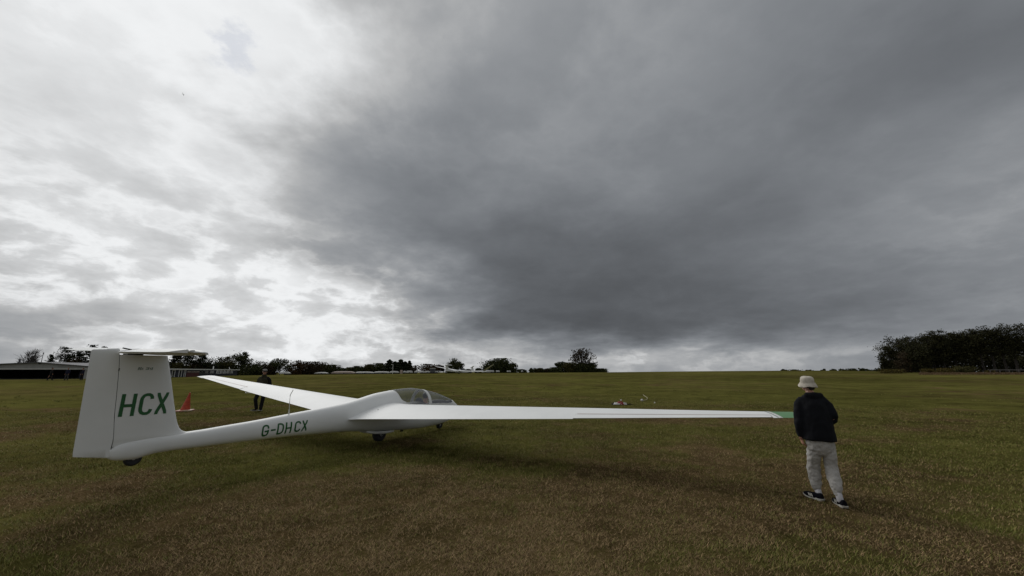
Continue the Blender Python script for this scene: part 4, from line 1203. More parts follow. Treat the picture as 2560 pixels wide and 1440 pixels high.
ball(mb, c_ - Vector((0, 0, .03)), (0.075, 0.075, 0.07), 12)
rb = mb.build('marker_ball', 'whitecloth', None)
tag(rb, 'small white ball at the near end of the pale rope', 'ball')
mb = MB(); ball(mb, (7.52, 21.1, gz(7.5, 21.1) + 0.03), (0.035, 0.035, 0.04), 8)
tag(mb.build('marker_peg', 'whitecloth', None), 'tiny white peg in the grass right of the parachute', 'peg')

# ------------------------------------------------------------------ hangar
M['hangargrey'] = mat('painted_sheet_grey', (0.27, 0.27, 0.26), 0.7, var=0.2, vscale=0.7)
M['fascia'] = mat('pale_fascia', (0.44, 0.44, 0.42), 0.6, var=0.15, vscale=1)
M['roofgrey'] = mat('dark_roof_sheet', (0.10, 0.10, 0.11), 0.8, var=0.2, vscale=0.8)
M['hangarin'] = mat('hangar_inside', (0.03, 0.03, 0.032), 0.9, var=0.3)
M['navywall'] = mat('dark_navy_boards', (0.022, 0.024, 0.04), 0.8, var=0.25, vscale=1)
M['redwall'] = mat('dark_red_boards', (0.10, 0.022, 0.022), 0.8, var=0.25, vscale=1)
M['pane'] = mat('window_pane', (0.03, 0.035, 0.04), 0.15)
M['trailerwhite'] = mat('weathered_white', (0.46, 0.46, 0.44), 0.6, var=0.2, vscale=1)
M['cream'] = mat('cream_cover', (0.42, 0.34, 0.29), 0.7, var=0.15, vscale=1)
HG = thing('hangar', (sp(88, 80), 80, 0.1), 0, 'low wide grey hangar with a dark open front, behind the tail fin', 'hangar')
hx0, hx1, hxr = sp(-190, 80) - HG.location.x, sp(218, 80) - HG.location.x, 0.0
zr, ze1, ze0, zh = hz(907, 80) - 0.1, hz(917, 80) - 0.1, hz(919, 80) - 0.1, hz(921.5, 80) - 0.1
DEP = 16
mb = MB()
mb.loft([[Vector((hx0 - .3, y, ze0 + .02)), Vector((hxr, y, zr + .02)), Vector((hx1 + .3, y, ze1 + .02)), Vector((hx1 + .3, y, ze1 + .14)), Vector((hxr, y, zr + .16)), Vector((hx0 - .3, y, ze0 + .14))] for y in (-.4, DEP)])
roof = mb.build('roof', 'roofgrey', HG, smooth=False)
mb = MB()
mb.add([(hx0, -.02, zh), (hx1, -.02, zh), (hx1, -.02, ze1), (hxr, -.02, zr), (hx0, -.02, ze0)] + [(hx0, .1, zh), (hx1, .1, zh), (hx1, .1, ze1), (hxr, .1, zr), (hx0, .1, ze0)],
       [(0, 1, 2, 3, 4), (9, 8, 7, 6, 5), (0, 5, 6, 1)])
mb.build('gable_panel', 'hangargrey', HG, smooth=False)
mb = MB(); mb.box(((hx0 + hx1) / 2, -.07, zh - 0.06), (hx1 - hx0, .1, .26)); mb.build('fascia', 'fascia', HG, smooth=False)
mb = MB()
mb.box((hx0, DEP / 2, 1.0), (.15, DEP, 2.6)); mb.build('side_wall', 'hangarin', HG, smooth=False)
mb = MB(); mb.box((hx1, DEP / 2 + .1, 1.1), (.15, DEP, 2.5)); mb.build('side_wall', 'hangargrey', HG, smooth=False)
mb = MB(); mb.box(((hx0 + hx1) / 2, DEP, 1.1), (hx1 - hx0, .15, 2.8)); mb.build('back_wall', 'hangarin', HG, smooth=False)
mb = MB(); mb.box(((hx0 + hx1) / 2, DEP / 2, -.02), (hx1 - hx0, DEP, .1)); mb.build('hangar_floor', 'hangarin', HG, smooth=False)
mb = MB(); mb.box((hx1 - .42, -.01, (zh) / 2 - .1), (.8, .08, zh + .2)); mb.build('door_leaf', 'hangargrey', HG, smooth=False)
mb = MB(); mb.tube([(sp(7, 84) - HG.location.x, 6, 2.4), (sp(7, 84) - HG.location.x, 6, hz(901, 84))], .13, 8); mb.tube([(sp(7, 84) - HG.location.x, 6, hz(901, 84)), (sp(8, 84) - HG.location.x, 6, hz(898, 84))], [.25, .2], 8)
mb.build('roof_vent', 'roofgrey', HG)
mb = MB(); mb.box((sp(90, 80) - HG.location.x, -.12, zr - .15), (.5, .12, .18)); mb.build('floodlight', 'gap', HG, smooth=False)

# gliders seen small
def small_glider(name, X, Y, az, roll, scale, label, dz=0.0, pitch=0.0, group='gliders parked across the airfield'):
    z = gz(X, Y) + dz
    root = thing(name, (X, Y, z), 0, label, 'glider', group)
    root.rotation_euler = (R(roll), R(pitch), R(90 - az))
    k = scale
    mb = MB()
    pr = [(-4.3, .10, .75), (-4.0, .16, .72), (-2.5, .22, .68), (-.8, .40, .62), (.4, .62, .62), (1.4, .66, .6), (2.2, .5, .52), (2.7, .25, .45), (2.85, .04, .42)]
    mb.loft([[Vector((u * k, w / 2 * math.cos(t) * k, (zc + w * .62 * math.sin(t)) * k)) for t in np.linspace(0, 2 * PI, 13)[:-1]] for u, w, zc in pr])
    mb.build('fuselage', 'gel', root)
    mb = MB()
    mb.limb([((0.35 * k, 0, 1.02 * k), .26 * k, .10 * k), ((1.2 * k, 0, 1.03 * k), .27 * k, .16 * k), ((2.0 * k, 0, .82 * k), .2 * k, .1 * k)], (0, 1, 0), 10)
    mb.build('canopy', 'pane', root)
    for sg in (-1, 1):
        mb = MB()
        mb.loft([[Vector((( .45 - .10 * e) * k - c * ch * k, sg * s * k, (.72 + s * .055 + (.09 if i in (1, 2) else -.05 if i == 4 else 0) * ch) * k)) for i, c in enumerate((0, .15, .5, 1, .4))] for s, ch, e in ((0, .95, 0), (3.5, .85, 0), (6.2, .6, .5), (7.5, .32, 1))])
        mb.build('wing', 'gel', root)
    mb = MB()
    mb.loft([[Vector((u * k, y * k, z_ * k)) for u, y in ((a, 0), (a - .25, .05), (c, 0.005), (a - .25, -.05))] for a, c, z_ in ((-3.5, -4.45, .75), (-3.85, -4.5, 2.0))])
    mb.build('fin', 'gel', root)
    mb = MB()
    mb.loft([[Vector((u * k, y * k, z_ * k)) for u, z_ in ((-3.75 - .1 * abs(y), 2.0), (-4.0, 2.04), (-4.4, 2.0), (-4.0, 1.97))] for y in (-1.35, 0, 1.35)])
    mb.build('tailplane', 'gel', root)
    mb = MB(); mb.lathe((0, -.06 * k, .18 * k), (0, 1, 0), [(0, .1 * k), (0, .18 * k), (.12 * k, .18 * k), (.12 * k, .1 * k)], 14); mb.build('wheel', 'rubber', root)
    return root
small_glider('glider', sp(1147, 128), 128, 33, 4.5, 1.45, 'far white glider on the skyline with its T-shaped tail against the round tree', -.1)
small_glider('glider', sp(1210, 165), 165, 62, -13, 1.25, 'far white glider left of the broad tree, one long wing tipped up against the cloud', 0.0)
small_glider('glider', HG.location.x + 4, 92, 80, 0, .9, 'dim white glider parked inside the dark hangar', .1, group='gliders parked across the airfield')

# ------------------------------------------------------------------ clubhouse
A0 = Vector((sp(318, 84), 84, 0)); A1 = Vector((sp(592, 150), 150, 0))
A0.z = gz(A0.x, A0.y) - .15; A1.z = A0.z
LW = (A1 - A0).length
dW = (A1 - A0).normalized(); nW = Vector((dW.y, -dW.x, 0))          # nW faces the field
CH_ = thing('clubhouse', A0, math.atan2(dW.y, dW.x), 'long low dark clubhouse with pale flat roof edge and white framed doors', 'clubhouse')
def wall_t(px):
    """distance along the wall of a bearing"""
    k = (px - 1280) / 962.0
    # solve (A0 + t d).x = k * (Y cosP + (1.2-EYE) sinP)
    cp, s0 = math.cos(R(PITCH)), (1.2 - EYE) * math.sin(R(PITCH))
    return (k * (A0.y * cp + s0) - A0.x) / (dW.x - k * dW.y * cp)
def wall_h(px, py):
    Y = A0.y + dW.y * wall_t(px)
    return hz(py, Y) - A0.z
HW = wall_h(430, 924.5)
HW2 = wall_h(585, 929.0)
mb = MB(); mb.box((LW / 2, 4.0, HW / 2 - .2), (LW, 8, HW + .35)); wallo = mb.build('wall', 'navywall', CH_, smooth=False)
mb = MB(); mb.box((LW / 2 + .4, 4.2, HW + .16), (LW + 1.6, 9.2, .30)); roofc = mb.build('roof', 'whitepaint', CH_, smooth=False)
mb = MB(); t_ = wall_t(545); mb.tube([(t_, 1.5, HW + .3), (t_, 1.5, wall_h(545, 915.5))], .13, 8); mb.build('flue', 'whitepaint', roofc)
mb = MB(); t_ = wall_t(576); mb.lathe((t_, .6, HW + .72), (.2, -1, .35), [(0, .05), (.06, .25), (.14, .42), (.16, .42), (.1, .2), (.05, .02)], 12); mb.build('dish', 'whitepaint', roofc)
def opening(name, pxa, pxb, h0, h1, fr=.12, m='whitepaint'):
    a, c = wall_t(pxa), wall_t(pxb)
    mb = MB()
    mb.box(((a + c) / 2, -.03, h1 - fr / 2), (c - a, .10, fr)); mb.box((a + fr / 2, -.03, (h0 + h1 - fr) / 2), (fr, .10, h1 - h0 - fr)); mb.box((c - fr / 2, -.03, (h0 + h1 - fr) / 2), (fr, .10, h1 - h0 - fr))
    if h0 > .3: mb.box(((a + c) / 2, -.05, h0 - .04), (c - a + .2, .16, .08))
    fo = mb.build(name, m, CH_, smooth=False)
    mb = MB(); mb.box(((a + c) / 2, -.008, (h0 + h1 - fr) / 2), (c - a - 2 * fr, .03, h1 - h0 - fr)); mb.build('pane', 'pane', fo, smooth=False)
for pa, pb in ((429.5, 437), (446.5, 454), (459.5, 464)):
    opening('door', pa, pb, 0.1, 2.05, .22)
for pa, pb in ((540, 547), (549, 556), (558, 565), (567, 573), (576, 581)):
    opening('window', pa, pb, 0.95, 2.1, .30)
a, c = wall_t(466), wall_t(497)
mb = MB(); mb.box(((a + c) / 2, -.04, 0.62), (c - a, .10, 1.15)); mb.build('red_cladding', 'redwall', CH_, smooth=False)
mb = MB()
rng_ = random.Random(2)
x = a + .3
while x < c - .6:
    w_ = rng_.uniform(.5, 1.6); h_ = rng_.uniform(.16, .3)
    mb.box((x + w_ / 2, -.06, 1.32 + h_ / 2), (w_, .08, h_)); x += w_ + rng_.uniform(.05, .3)
so_ = mb.build('veranda_clutter', 'cream', CH_, smooth=False); so_['kind'] = 'stuff'
for pa, pb in ((499, 508), (511, 521), (524, 535)):
    opening('window', pa, pb, 0.95, 1.9, .12, 'roofgrey')

# ------------------------------------------------------------------ trailers and covers along the skyline
def trailer(px0, px1, Y, h, m, label, name='glider_trailer', cat='trailer', group='trailers parked along the skyline', nose=1, py_base=None):
    x0, x1 = sp(px0, Y), sp(px1, Y)
    L = x1 - x0
    zg = gz((x0 + x1) / 2, Y)
    h = .35 + (h - .35) * .72
    root = thing(name, ((x0 + x1) / 2, Y, zg), 0.0, label, cat, group)
    w = min(1.7, max(.9, L * .3))
    mb = MB()
    N = 9
    rings = []
    for i in range(N):
        t = i / (N - 1)
        k = 1.0 if nose == 0 else (1 - max(0, (.22 - t) / .22) ** 2 * .55 - max(0, (t - .7) / .3) ** 2 * .45)
        if nose == 0: k = 1 - (max(0, abs(t - .5) - .42) / .08) ** 2 * .2
        zt = .35 + (h - .35) * k
        rings.append([Vector((-L / 2 + L * t, y * w / 2, z)) for y, z in ((-1, .35), (-1, .35 + (zt - .35) * .7), (-.75, zt - .06), (0, zt), (.75, zt - .06), (1, .35 + (zt - .35) * .7), (1, .35))])
    mb.loft(rings)
    mb.build('trailer_body', m, root, angle=50)
    for sg in (-1, 1):
        mb = MB(); mb.lathe((L * .05, sg * w * .48, .28), (0, sg, 0), [(-.1, .15), (-.1, .28), (.08, .28), (.08, .12)], 12)
        mb.build('wheel', 'rubber', root)
    return root
for a_ in ((699, 725, 140, 1.35, 'trailerwhite', 'white curved trailer right of the person in the flat cap', 1),
           (787, 820, 152, 1.15, 'trailerwhite', 'low white trailer in front of the brown hedge', 1),
           (829, 888, 154, 1.5, 'cream', 'long pinkish brown trailer, the only coloured one on the skyline', 1),
           (886, 936, 156, 1.15, 'trailerwhite', 'long white trailer just right of the pinkish brown one', 1),
           (934, 975, 158, 1.2, 'trailerwhite', 'long white trailer left of the lamp pole', 1),
           (973, 997, 156, 1.3, 'trailerwhite', 'white trailer standing under the lamp pole', 1),
           (1008, 1015, 160, 1.35, 'trailerwhite', 'narrow white trailer before the right end of the dark conifers', 0),
           (1016, 1031, 158, 1.45, 'trailerwhite', 'short bright white trailer between conifers and reddish bush', 0),
           (1036, 1044, 160, 1.35, 'trailerwhite', 'small white trailer below the left end of the reddish bush', 0),
           (1047, 1062, 158, 1.15, 'trailerwhite', 'low white trailer left of the dark caravan', 1),
           (1061, 1076, 160, 1.25, 'trailerwhite', 'white trailer touching the left side of the dark caravan', 1),
           (1087, 1093, 158, 1.2, 'trailerwhite', 'tiny white trailer just right of the dark caravan', 0),
           (1153, 1164, 160, 1.2, 'trailerwhite', 'white trailer under the raised right wing of the far glider', 0),
           (1168, 1181, 162, 1.05, 'trailerwhite', 'low white trailer before the small dark bush', 1),
           (1181, 1197, 164, .95, 'trailerwhite', 'very low white trailer right of the small dark bush', 1),
           (1220, 1235, 158, 1.35, 'trailerwhite', 'bright white trailer below the left half of the broad tree', 0),
           (1240, 1249, 160, 1.2, 'trailerwhite', 'small white trailer below the middle of the broad tree', 0),
           (1267, 1277, 160, 1.05, 'trailerwhite', 'low white trailer below the right half of the broad tree', 0),
           (1303, 1308, 160, 1.1, 'trailerwhite', 'last small white trailer, right of the broad tree', 0)):
    trailer(*a_[:6], nose=a_[6])
# dark caravan with a pale roof
xx, yy = sp(1081.5, 158), 158
CV = thing('caravan', (xx, yy, gz(xx, yy)), 0, 'dark tall launch caravan with a pale roof on the skyline', 'caravan')
mb = MB(); mb.box((0, 0, 1.05), (1.75, 2.0, 1.5)); mb.build('body', 'roofgrey', CV, smooth=False)
mb = MB(); mb.box((0, 0, 2.0), (1.95, 2.2, .32)); mb.build('caravan_roof', 'fascia', CV, smooth=False)
mb = MB(); mb.box((0, -1.01, 1.35), (1.2, .04, .5)); mb.build('window', 'pane', CV, smooth=False)
for sg in (-1, 1):
    mb = MB(); mb.lathe((sg * .4, -.95, .3), (0, 1, 0), [(-.08, .12), (-.08, .3), (.1, .3), (.1, .12)], 12); mb.build('wheel', 'rubber', CV)
# white box stack seen left of it
xx = sp(1003, 159); mb = MB(); mb.box((0, 0, .75), (.85, .9, 1.5), taper=.92)
o = mb.build('cabinet', 'cream', None, smooth=False); o.location = (xx, 159, gz(xx, 159)); tag(o, 'upright pale cabinet at the foot of the dark conifers', 'cabinet')
# lamp pole, mast
xx = sp(981, 150); zz = gz(xx, 150)
LP = thing('lamp_pole', (xx, 150, zz), 0, 'thin white lamp pole with a short arm before the conifers', 'lamp pole')
mb = MB(); mb.tube([(0, 0, 0), (0, 0, hz(911.5, 150) - zz)], [.10, .07], 8); mb.build('pole', 'whitepaint', LP)
mb = MB(); mb.box((-.35, 0, hz(911.5, 150) - zz), (.75, .16, .14)); mb.build('lamp_head', 'whitepaint', LP, smooth=False)
xx = sp(93, 98); zz = gz(xx, 98)
MS = thing('mast', (xx, 98, zz), 0, 'slim dark mast standing behind the hangar ridge', 'mast')
mb = MB(); mb.tube([(0, 0, 0), (0, 0, hz(883, 98) - zz)], [.09, .05], 6); mb.build('pole', 'palebark', MS)
mb = MB(); mb.box((0, 0, hz(883, 98) - zz), (.22, .12, .35)); mb.build('mast_head', 'roofgrey', MS, smooth=False)

# ------------------------------------------------------------------ three people by the hangar
def far_person(px, Y, h, az, label, top, legs, step=0.12):
    X = sp(px, Y)
    root = thing('person', (X, Y, gz(X, Y)), R(-az), label, 'person', 'people standing before the hangar')
    k = h / 1.75
    mb = MB()
    rt_, ro_ = head_shape(mb, (0, .03 * k, 1.60 * k), (0, 1, 0), k)
    mb.limb([((0, 0, 1.42 * k), .10 * k, .07 * k), ((0, 0, .95 * k), .12 * k, .08 * k)], (1, 0, 0))
    for sg in (-1, 1):
        mb.limb([((sg * .17 * k, 0, 1.38 * k), .04 * k, .04 * k), ((sg * .24 * k, -.02, 1.1 * k), .035 * k, .035 * k), ((sg * .22 * k, .08, .86 * k), .03 * k, .03 * k)], (1, 0, 0))
        hand_shape(mb, (sg * .22 * k, .09, .84 * k), (0, .15, -1), (-sg, 0, 0), (0, 1, 0), k, .5)
        mb.limb([((sg * .09 * k, 0, .88 * k), .07 * k, .07 * k), ((sg * .10 * k, sg * step, .06 * k), .04 * k, .05 * k)], (1, 0, 0))
    skin_over('body', mb, 'skin', .016, root, 2)
    mb = MB()
    mb.limb([((0, 0, .82 * k), .18 * k, .13 * k), ((0, 0, 1.1 * k), .19 * k, .13 * k), ((0, 0, 1.33 * k), .19 * k, .12 * k), ((0, 0.01, 1.44 * k), .09 * k, .08 * k)], (1, 0, 0), 14, False)
    for sg in (-1, 1): mb.limb([((sg * .16 * k, 0, 1.38 * k), .065 * k, .065 * k), ((sg * .24 * k, -.02, 1.1 * k), .058 * k, .058 * k), ((sg * .225 * k, .07, .90 * k), .048 * k, .048 * k)], (1, 0, 0), 10)
    skin_over('jacket', mb, top, .025, root, 2)
    mb = MB()
    mb.limb([((0, 0, .92 * k), .15 * k, .11 * k), ((0, 0, .84 * k), .15 * k, .11 * k)], (1, 0, 0))
    for sg in (-1, 1): mb.limb([((sg * .085 * k, 0, .84 * k), .085 * k, .09 * k), ((sg * .10 * k, sg * step * .5 + .02, .46 * k), .07 * k, .075 * k), ((sg * .10 * k, sg * step, .05 * k), .06 * k, .07 * k)], (1, 0, 0), 10, False)
    skin_over('trousers', mb, legs, .025, root, 2)
    mb = MB(); ball(mb, (0, .01 * k, 1.635 * k), (.085 * k, .10 * k, .095 * k), 8); mb.build('hair', 'hair', root)
    for sg in (-1, 1):
        mb = MB(); mb.limb([((sg * .10 * k, sg * step - .06, .04), .045, .04), ((sg * .10 * k, sg * step + .14, .035), .045, .03)], (1, 0, 0), 8); mb.build('shoe', 'rubber', root)
    return root
far_person(122, 55, 1.78, 25, 'leftmost of the three dark figures before the hangar, legs apart, all in black', 'blackcloth', 'blackcloth', .2)
far_person(163, 55, 1.78, 170, 'middle figure before the hangar, in a navy top with a pale mark', 'navycloth', 'greycloth', .08)
far_person(201, 56, 1.72, 200, 'dark figure before the hangar nearest the tail fin, wide navy jacket', 'navycloth', 'blackcloth', .05)

# ------------------------------------------------------------------ trees
def leaf_mat(name, a, c):
    m = mat(name, a, 0.9, col2=c, island=True, spec=0.15)
    M[name] = m
leaf_mat('leaf_pine', (0.018, 0.026, 0.012), (0.035, 0.040, 0.018))
leaf_mat('leaf_dark', (0.024, 0.032, 0.010), (0.060, 0.064, 0.020))
leaf_mat('leaf_olive', (0.040, 0.042, 0.012), (0.075, 0.065, 0.020))
leaf_mat('leaf_russet', (0.065, 0.030, 0.012), (0.045, 0.035, 0.014))
leaf_mat('leaf_brown', (0.050, 0.032, 0.016), (0.034, 0.028, 0.014))
leaf_mat('leaf_wood', (0.020, 0.023, 0.009), (0.044, 0.040, 0.014))
leaf_mat('leaf_gorse', (0.070, 0.062, 0.018), (0.11, 0.080, 0.020))
def quads(rng, C, size, flat=0.0, aspect=1.0):
    """leaf-sprig faces: centres C (n,3)"""
    n = len(C)
    a = rng.normal(size=(n, 3)); a[:, 2] *= (1 - flat)
    a /= np.linalg.norm(a, axis=1, keepdims=True)
    t = rng.normal(size=(n, 3)); t[:, 2] *= (1 - flat)
    t -= a * (a * t).sum(1, keepdims=True); t /= np.linalg.norm(t, axis=1, keepdims=True)
    s = (size * rng.uniform(.55, 1.3, n))[:, None]
    a = a * s * .5 * aspect; t = t * s * .5
    V = np.stack([C - a - t * .6, C + a * .2 - t, C + a + t * .5, C - a * .3 + t], 1).reshape(-1, 3)
    return V
def tree(label, px, Y, py_top, wpx, style, leaf, seed, group=None, clear=0.3, dens=1.0, name='tree', cat='tree', bark='bark', base=None, leafsize=None, lean=0.0):
    rng = np.random.default_rng(seed)
    X = sp(px, Y)
    zg = gz(X, Y) - .15 if base is None else base
    H = max(1.0, hz(py_top, Y) - zg)
    Wd = wpx / 962 * Y * .98
    root = thing(name, (X, Y, zg), 0, label, cat, group)
    tb = MB(); C = []
    ls = leafsize or max(.16, Y * .0024)
    if style in ('round', 'bush', 'tall', 'wood'):
        c0 = {'round': clear, 'bush': .02, 'tall': clear, 'wood': clear}[style]
        r0 = max(.06, H * .022)
        top = H * .82
        lx = lean * H
        trunk = [(lx * (t ** 1.5), 0.15 * math.sin(seed + 3 * t) * t, H * t * .85) for t in np.linspace(0, 1, 7)]
        tb.tube(trunk, [r0 * (1.35 if i == 0 else 1 - .12 * i) for i in range(7)], 7)
        K = int((26 if style != 'bush' else 20) * (1 + Wd / 14) * (.7 + .5 * dens))
        zc, hz2 = H * (c0 + (1 - c0) * .5), H * (1 - c0) * .5
        if style == 'round' and c0 < .15: zc, hz2 = H * .42, H * .58
        lump = rng.uniform(0, 6.28, 4)
        for i in range(K):
            d = rng.normal(size=3); d /= np.linalg.norm(d)
            rr = rng.uniform(.35, 1) ** .55
            ang = math.atan2(d[1], d[0])
            lumpy = 1 + .16 * math.sin(3 * ang + lump[0] + 2 * d[2]) + .12 * math.sin(5 * d[2] * 2 + lump[1]) + rng.normal() * .07
            e = np.array((d[0] * Wd / 2, d[1] * Wd / 2 * .9, d[2] * hz2)) * rr * lumpy * .93
            if style == 'wood': e[0] *= (.8 + .2 * min(1, max(0, (e[2] + hz2) / hz2)))
            p = np.array((lx * .6, 0, zc)) + e
            if p[2] < .2: p[2] = .2 + rng.random() * .3
            if p[2] > H - .1: p[2] = H - .1
            if style == 'bush':
                s0 = np.array((e[0] * .3, e[1] * .3, 0.05))
            else:
                hs = max(H * c0 * .7, min(top, p[2] - (.25 + .5 * rr) * math.hypot(e[0], e[1]) * .9))
                s0 = np.array((lx * (hs / H / .85) ** 1.5, 0, hs))
            mid = s0 * .45 + p * .55 + np.array((0, 0, .08 * H * rng.uniform(-.2, .8)))
            rb = max(.02, r0 * .36)
            tb.tube([s0, (s0 + mid) / 2 + rng.normal(size=3) * .05 * Wd / 4, mid, p], [rb, rb * .75, rb * .5, rb * .2], 4, False)
            for _ in range(3):
                q = p + rng.normal(size=3) * np.array((1, 1, .7)) * Wd * .075
                tb.tube([mid * .3 + p * .7, (p + q) / 2, q + (q - p) * .5], [rb * .3, rb * .22, .012], 3, False)
            rc = Wd * (.085 if style != 'bush' else .11) * rng.uniform(.7, 1.3)
            nl = int(58 * dens * rng.uniform(.6, 1.3))
            C.append(p + rng.normal(size=(nl, 3)) * np.array((rc, rc, rc * .7)))
        if style == 'bush' or clear < .15:
            nb_ = int(420 * dens)
            rr = np.sqrt(rng.random(nb_)) * Wd * .46; aa = rng.uniform(0, 2 * PI, nb_)
            C.append(np.stack([np.cos(aa) * rr, np.sin(aa) * rr, rng.random(nb_) * H * .42 * (1.05 - rr / Wd)], -1))
        flat = .2
    elif style == 'pine':
        r0 = max(.08, H * .016)
        tb.tube([(lean * H * t * t, 0, H * t) for t in np.linspace(0, 1, 7)], [r0 * (1.02 - .95 * t) for t in np.linspace(0, 1, 7)], 6)
        h = H * clear
        while h < H * .985:
            t = h / H
            for _ in range(rng.integers(5, 9)):
                a = rng.uniform(0, 2 * PI)
                ln = Wd / 2 * (1.06 - t) ** .75 * rng.uniform(.55, 1.2) * (1 if t > clear + .05 else .7)
                dr = rng.uniform(-.05, .25) - .15 * t
                s0 = np.array((lean * H * t * t, 0, h))
                e = s0 + np.array((math.cos(a) * ln, math.sin(a) * ln, ln * (.28 - dr)))
                m_ = (s0 + e) / 2 - np.array((0, 0, ln * .10))
                tb.tube([s0, m_, e], [r0 * .3, r0 * .2, .012], 4, False)
                nl = int(max(14, 46 * dens * ln / max(.5, Wd / 2) * rng.uniform(.7, 1.2) + 10))
                u_ = rng.uniform(.3, 1.05, nl)[:, None]
                pos = s0 * (1 - u_) + e * u_ - np.array((0, 0, 1)) * (4 * .1 * ln * u_ * (1 - u_))
                C.append(pos + rng.normal(size=(nl, 3)) * np.array((.09 * Wd * .5, .09 * Wd * .5, .035 * H * .5)))
            h += H * rng.uniform(.045, .08)
        flat = .75
    elif style == 'spruce':
        r0 = max(.08, H * .014)
        tb.tube([(0, 0, 0), (0, 0, H)], [r0, .02], 6)
        n = int(2600 * dens)
        t = rng.random(n) ** .8
        a = rng.uniform(0, 2 * PI, n)
        tier = .85 + .3 * np.sin(t * 38 + rng.random() * 6)
        r_ = Wd / 2 * (1.02 - t) ** .62 * np.sqrt(rng.uniform(.25, 1, n)) * tier
        C.append(np.stack([np.cos(a) * r_, np.sin(a) * r_, t * H * .98 + .1], -1)); flat = .5
    elif style == 'fan':
        r0 = H * .03
        tb.tube([(0, 0, H * .36 * t) for t in np.linspace(0, 1, 4)], [r0, r0 * .85, r0 * .8, r0 * .7], 7)
        for i in range(70):
            d = rng.normal(size=3); d[2] = abs(d[2]) * 1.1 + .05; d /= np.linalg.norm(d)
            rr = rng.uniform(.6, 1.05)
            p = np.array((d[0] * Wd / 2 * rr, d[1] * Wd / 2 * rr, H * .34 + d[2] * H * .66 * rr * (1.0 if abs(d[0]) > .15 else 1.0)))
            s0 = np.array((0, 0, H * rng.uniform(.18, .36)))
            mid = s0 * .5 + p * .5 + np.array((p[0] * .06, p[1] * .06, -.02 * H))
            tb.tube([s0, (s0 + mid) / 2 + np.array((0, 0, -.01 * H)), mid, p], [r0 * .32, r0 * .24, r0 * .16, .02], 4, False)
            for _ in range(6):
                q = p + rng.normal(size=3) * np.array((.10, .10, .06)) * Wd
                st = mid * .45 + p * .55
                tb.tube([st, (st + q) / 2, q], [r0 * .12, r0 * .09, .018], 3, False)
                C.append(q + rng.normal(size=(int(5 * dens), 3)) * .22)
        flat = .2
    elif style == 'bare':
        def br(p, d, ln, r, lv):
            q = [p]
            for i in range(3):
                d = d + rng.normal(size=3) * .12 + np.array((0, 0, .03)); d /= np.linalg.norm(d)
                q.append(q[-1] + d * ln / 3)
            tb.tube(q, [r, r * .85, r * .7, r * .55], 5 if lv < 2 else 3, False)
            if lv >= 5 or ln < .25:
                if dens > 0: C.append(q[-1] + rng.normal(size=(int(2 + 3 * dens), 3)) * .18)
                return
            for k in range(rng.integers(2, 5) if lv else rng.integers(5, 8)):
                nd = d + rng.normal(size=3) * (.55 if lv else .75) * np.array((1, 1, .6)); nd /= np.linalg.norm(nd)
                if nd[2] < -.2: nd[2] *= -.3
                br(q[rng.integers(2, 4) if lv else rng.integers(1, 4)], nd, ln * rng.uniform(.62, .82), r * .55, lv + 1)
        br(np.array((0., 0, 0)), np.array((lean, 0, 1.)), H * .30, H * .026, 0)
        zs_ = max(v[2] for v in tb.v); xs_ = max(abs(v[0]) for v in tb.v)
        kz, kx = H / zs_, Wd / 2 / xs_
        tb.v = [(v[0] * kx, v[1] * kx, v[2] * kz) for v in tb.v]
        C = [c * np.array((kx, kx, kz)) for c in C]; flat = .2
    tb.build('trunk', bark, root)
    if C:
        C = np.concatenate(C)
        C[:, 2] = np.clip(C[:, 2], .08, H * 1.02)
        V = quads(rng, C, np.full(len(C), ls), flat, 1.35 if style in ('pine', 'spruce') else 1.0)
        raw_mesh('crown', V, np.arange(len(V)).reshape(-1, 4), 4, leaf, root)
    return root
G1 = 'conifers of the belt behind hangar and clubhouse'
tree('bare leafless thin tree left of the hangar mast', 62, 100, 868, 44, 'fan', 'leaf_brown', 3, dens=0, bark='palebark')
tree('small flat-topped conifer sprig above the hangar ridge, left of the mast', 71, 104, 891, 40, 'pine', 'leaf_pine', 21, G1, .45, .8)
tree('little pointed conifer right of the hangar mast', 117, 104, 886, 22, 'pine', 'leaf_pine', 22, G1, .3, 1.0)
tree('broad-branched conifer, first tall one left of the tail fin', 150, 100, 867, 76, 'pine', 'leaf_pine', 23, G1, .15, 1.9)
tree('dark ragged conifer close to the left edge of the tail fin', 183, 103, 876, 62, 'pine', 'leaf_pine', 24, G1, .12, 1.9)
tree('reddish low bush between the conifers left of the tail fin', 172, 99, 893, 44, 'bush', 'leaf_brown', 25)
tree('airy conifer with its top showing just above the rudder', 215, 102, 864, 60, 'pine', 'leaf_pine', 26, G1, .15, 1.4)
tree('conifer whose bare tip shows over the rudder head', 242, 104, 865, 40, 'pine', 'leaf_pine', 27, G1, .25, .9)
tree('ragged conifer just right of the fin, left end of the clubhouse belt', 436, 150, 884, 56, 'pine', 'leaf_pine', 30, G1, .1, 1.8)
tree('open layered conifer below the tip of the tailplane', 468, 152, 880, 66, 'pine', 'leaf_pine', 31, G1, .12, 1.5)
tree('thin straight conifer just right of the tailplane tip', 497, 153, 882, 54, 'pine', 'leaf_pine', 32, G1, .12, 1.5)
tree('spreading pale-barked tree above the middle of the clubhouse', 524, 156, 893, 44, 'round', 'leaf_pine', 33, None, .25, .6)
tree('olive crown over the clubhouse flue', 556, 160, 893, 44, 'round', 'leaf_olive', 34, None, .2, 1.0)
tree('tall dark pine, the highest right of the clubhouse roof end', 593, 168, 877, 64, 'round', 'leaf_dark', 35, None, .12, 1.1)
tree('pine with crooked top leaning over the clubhouse roof end', 606, 172, 879, 44, 'pine', 'leaf_pine', 36, G1, .2, 1.1)
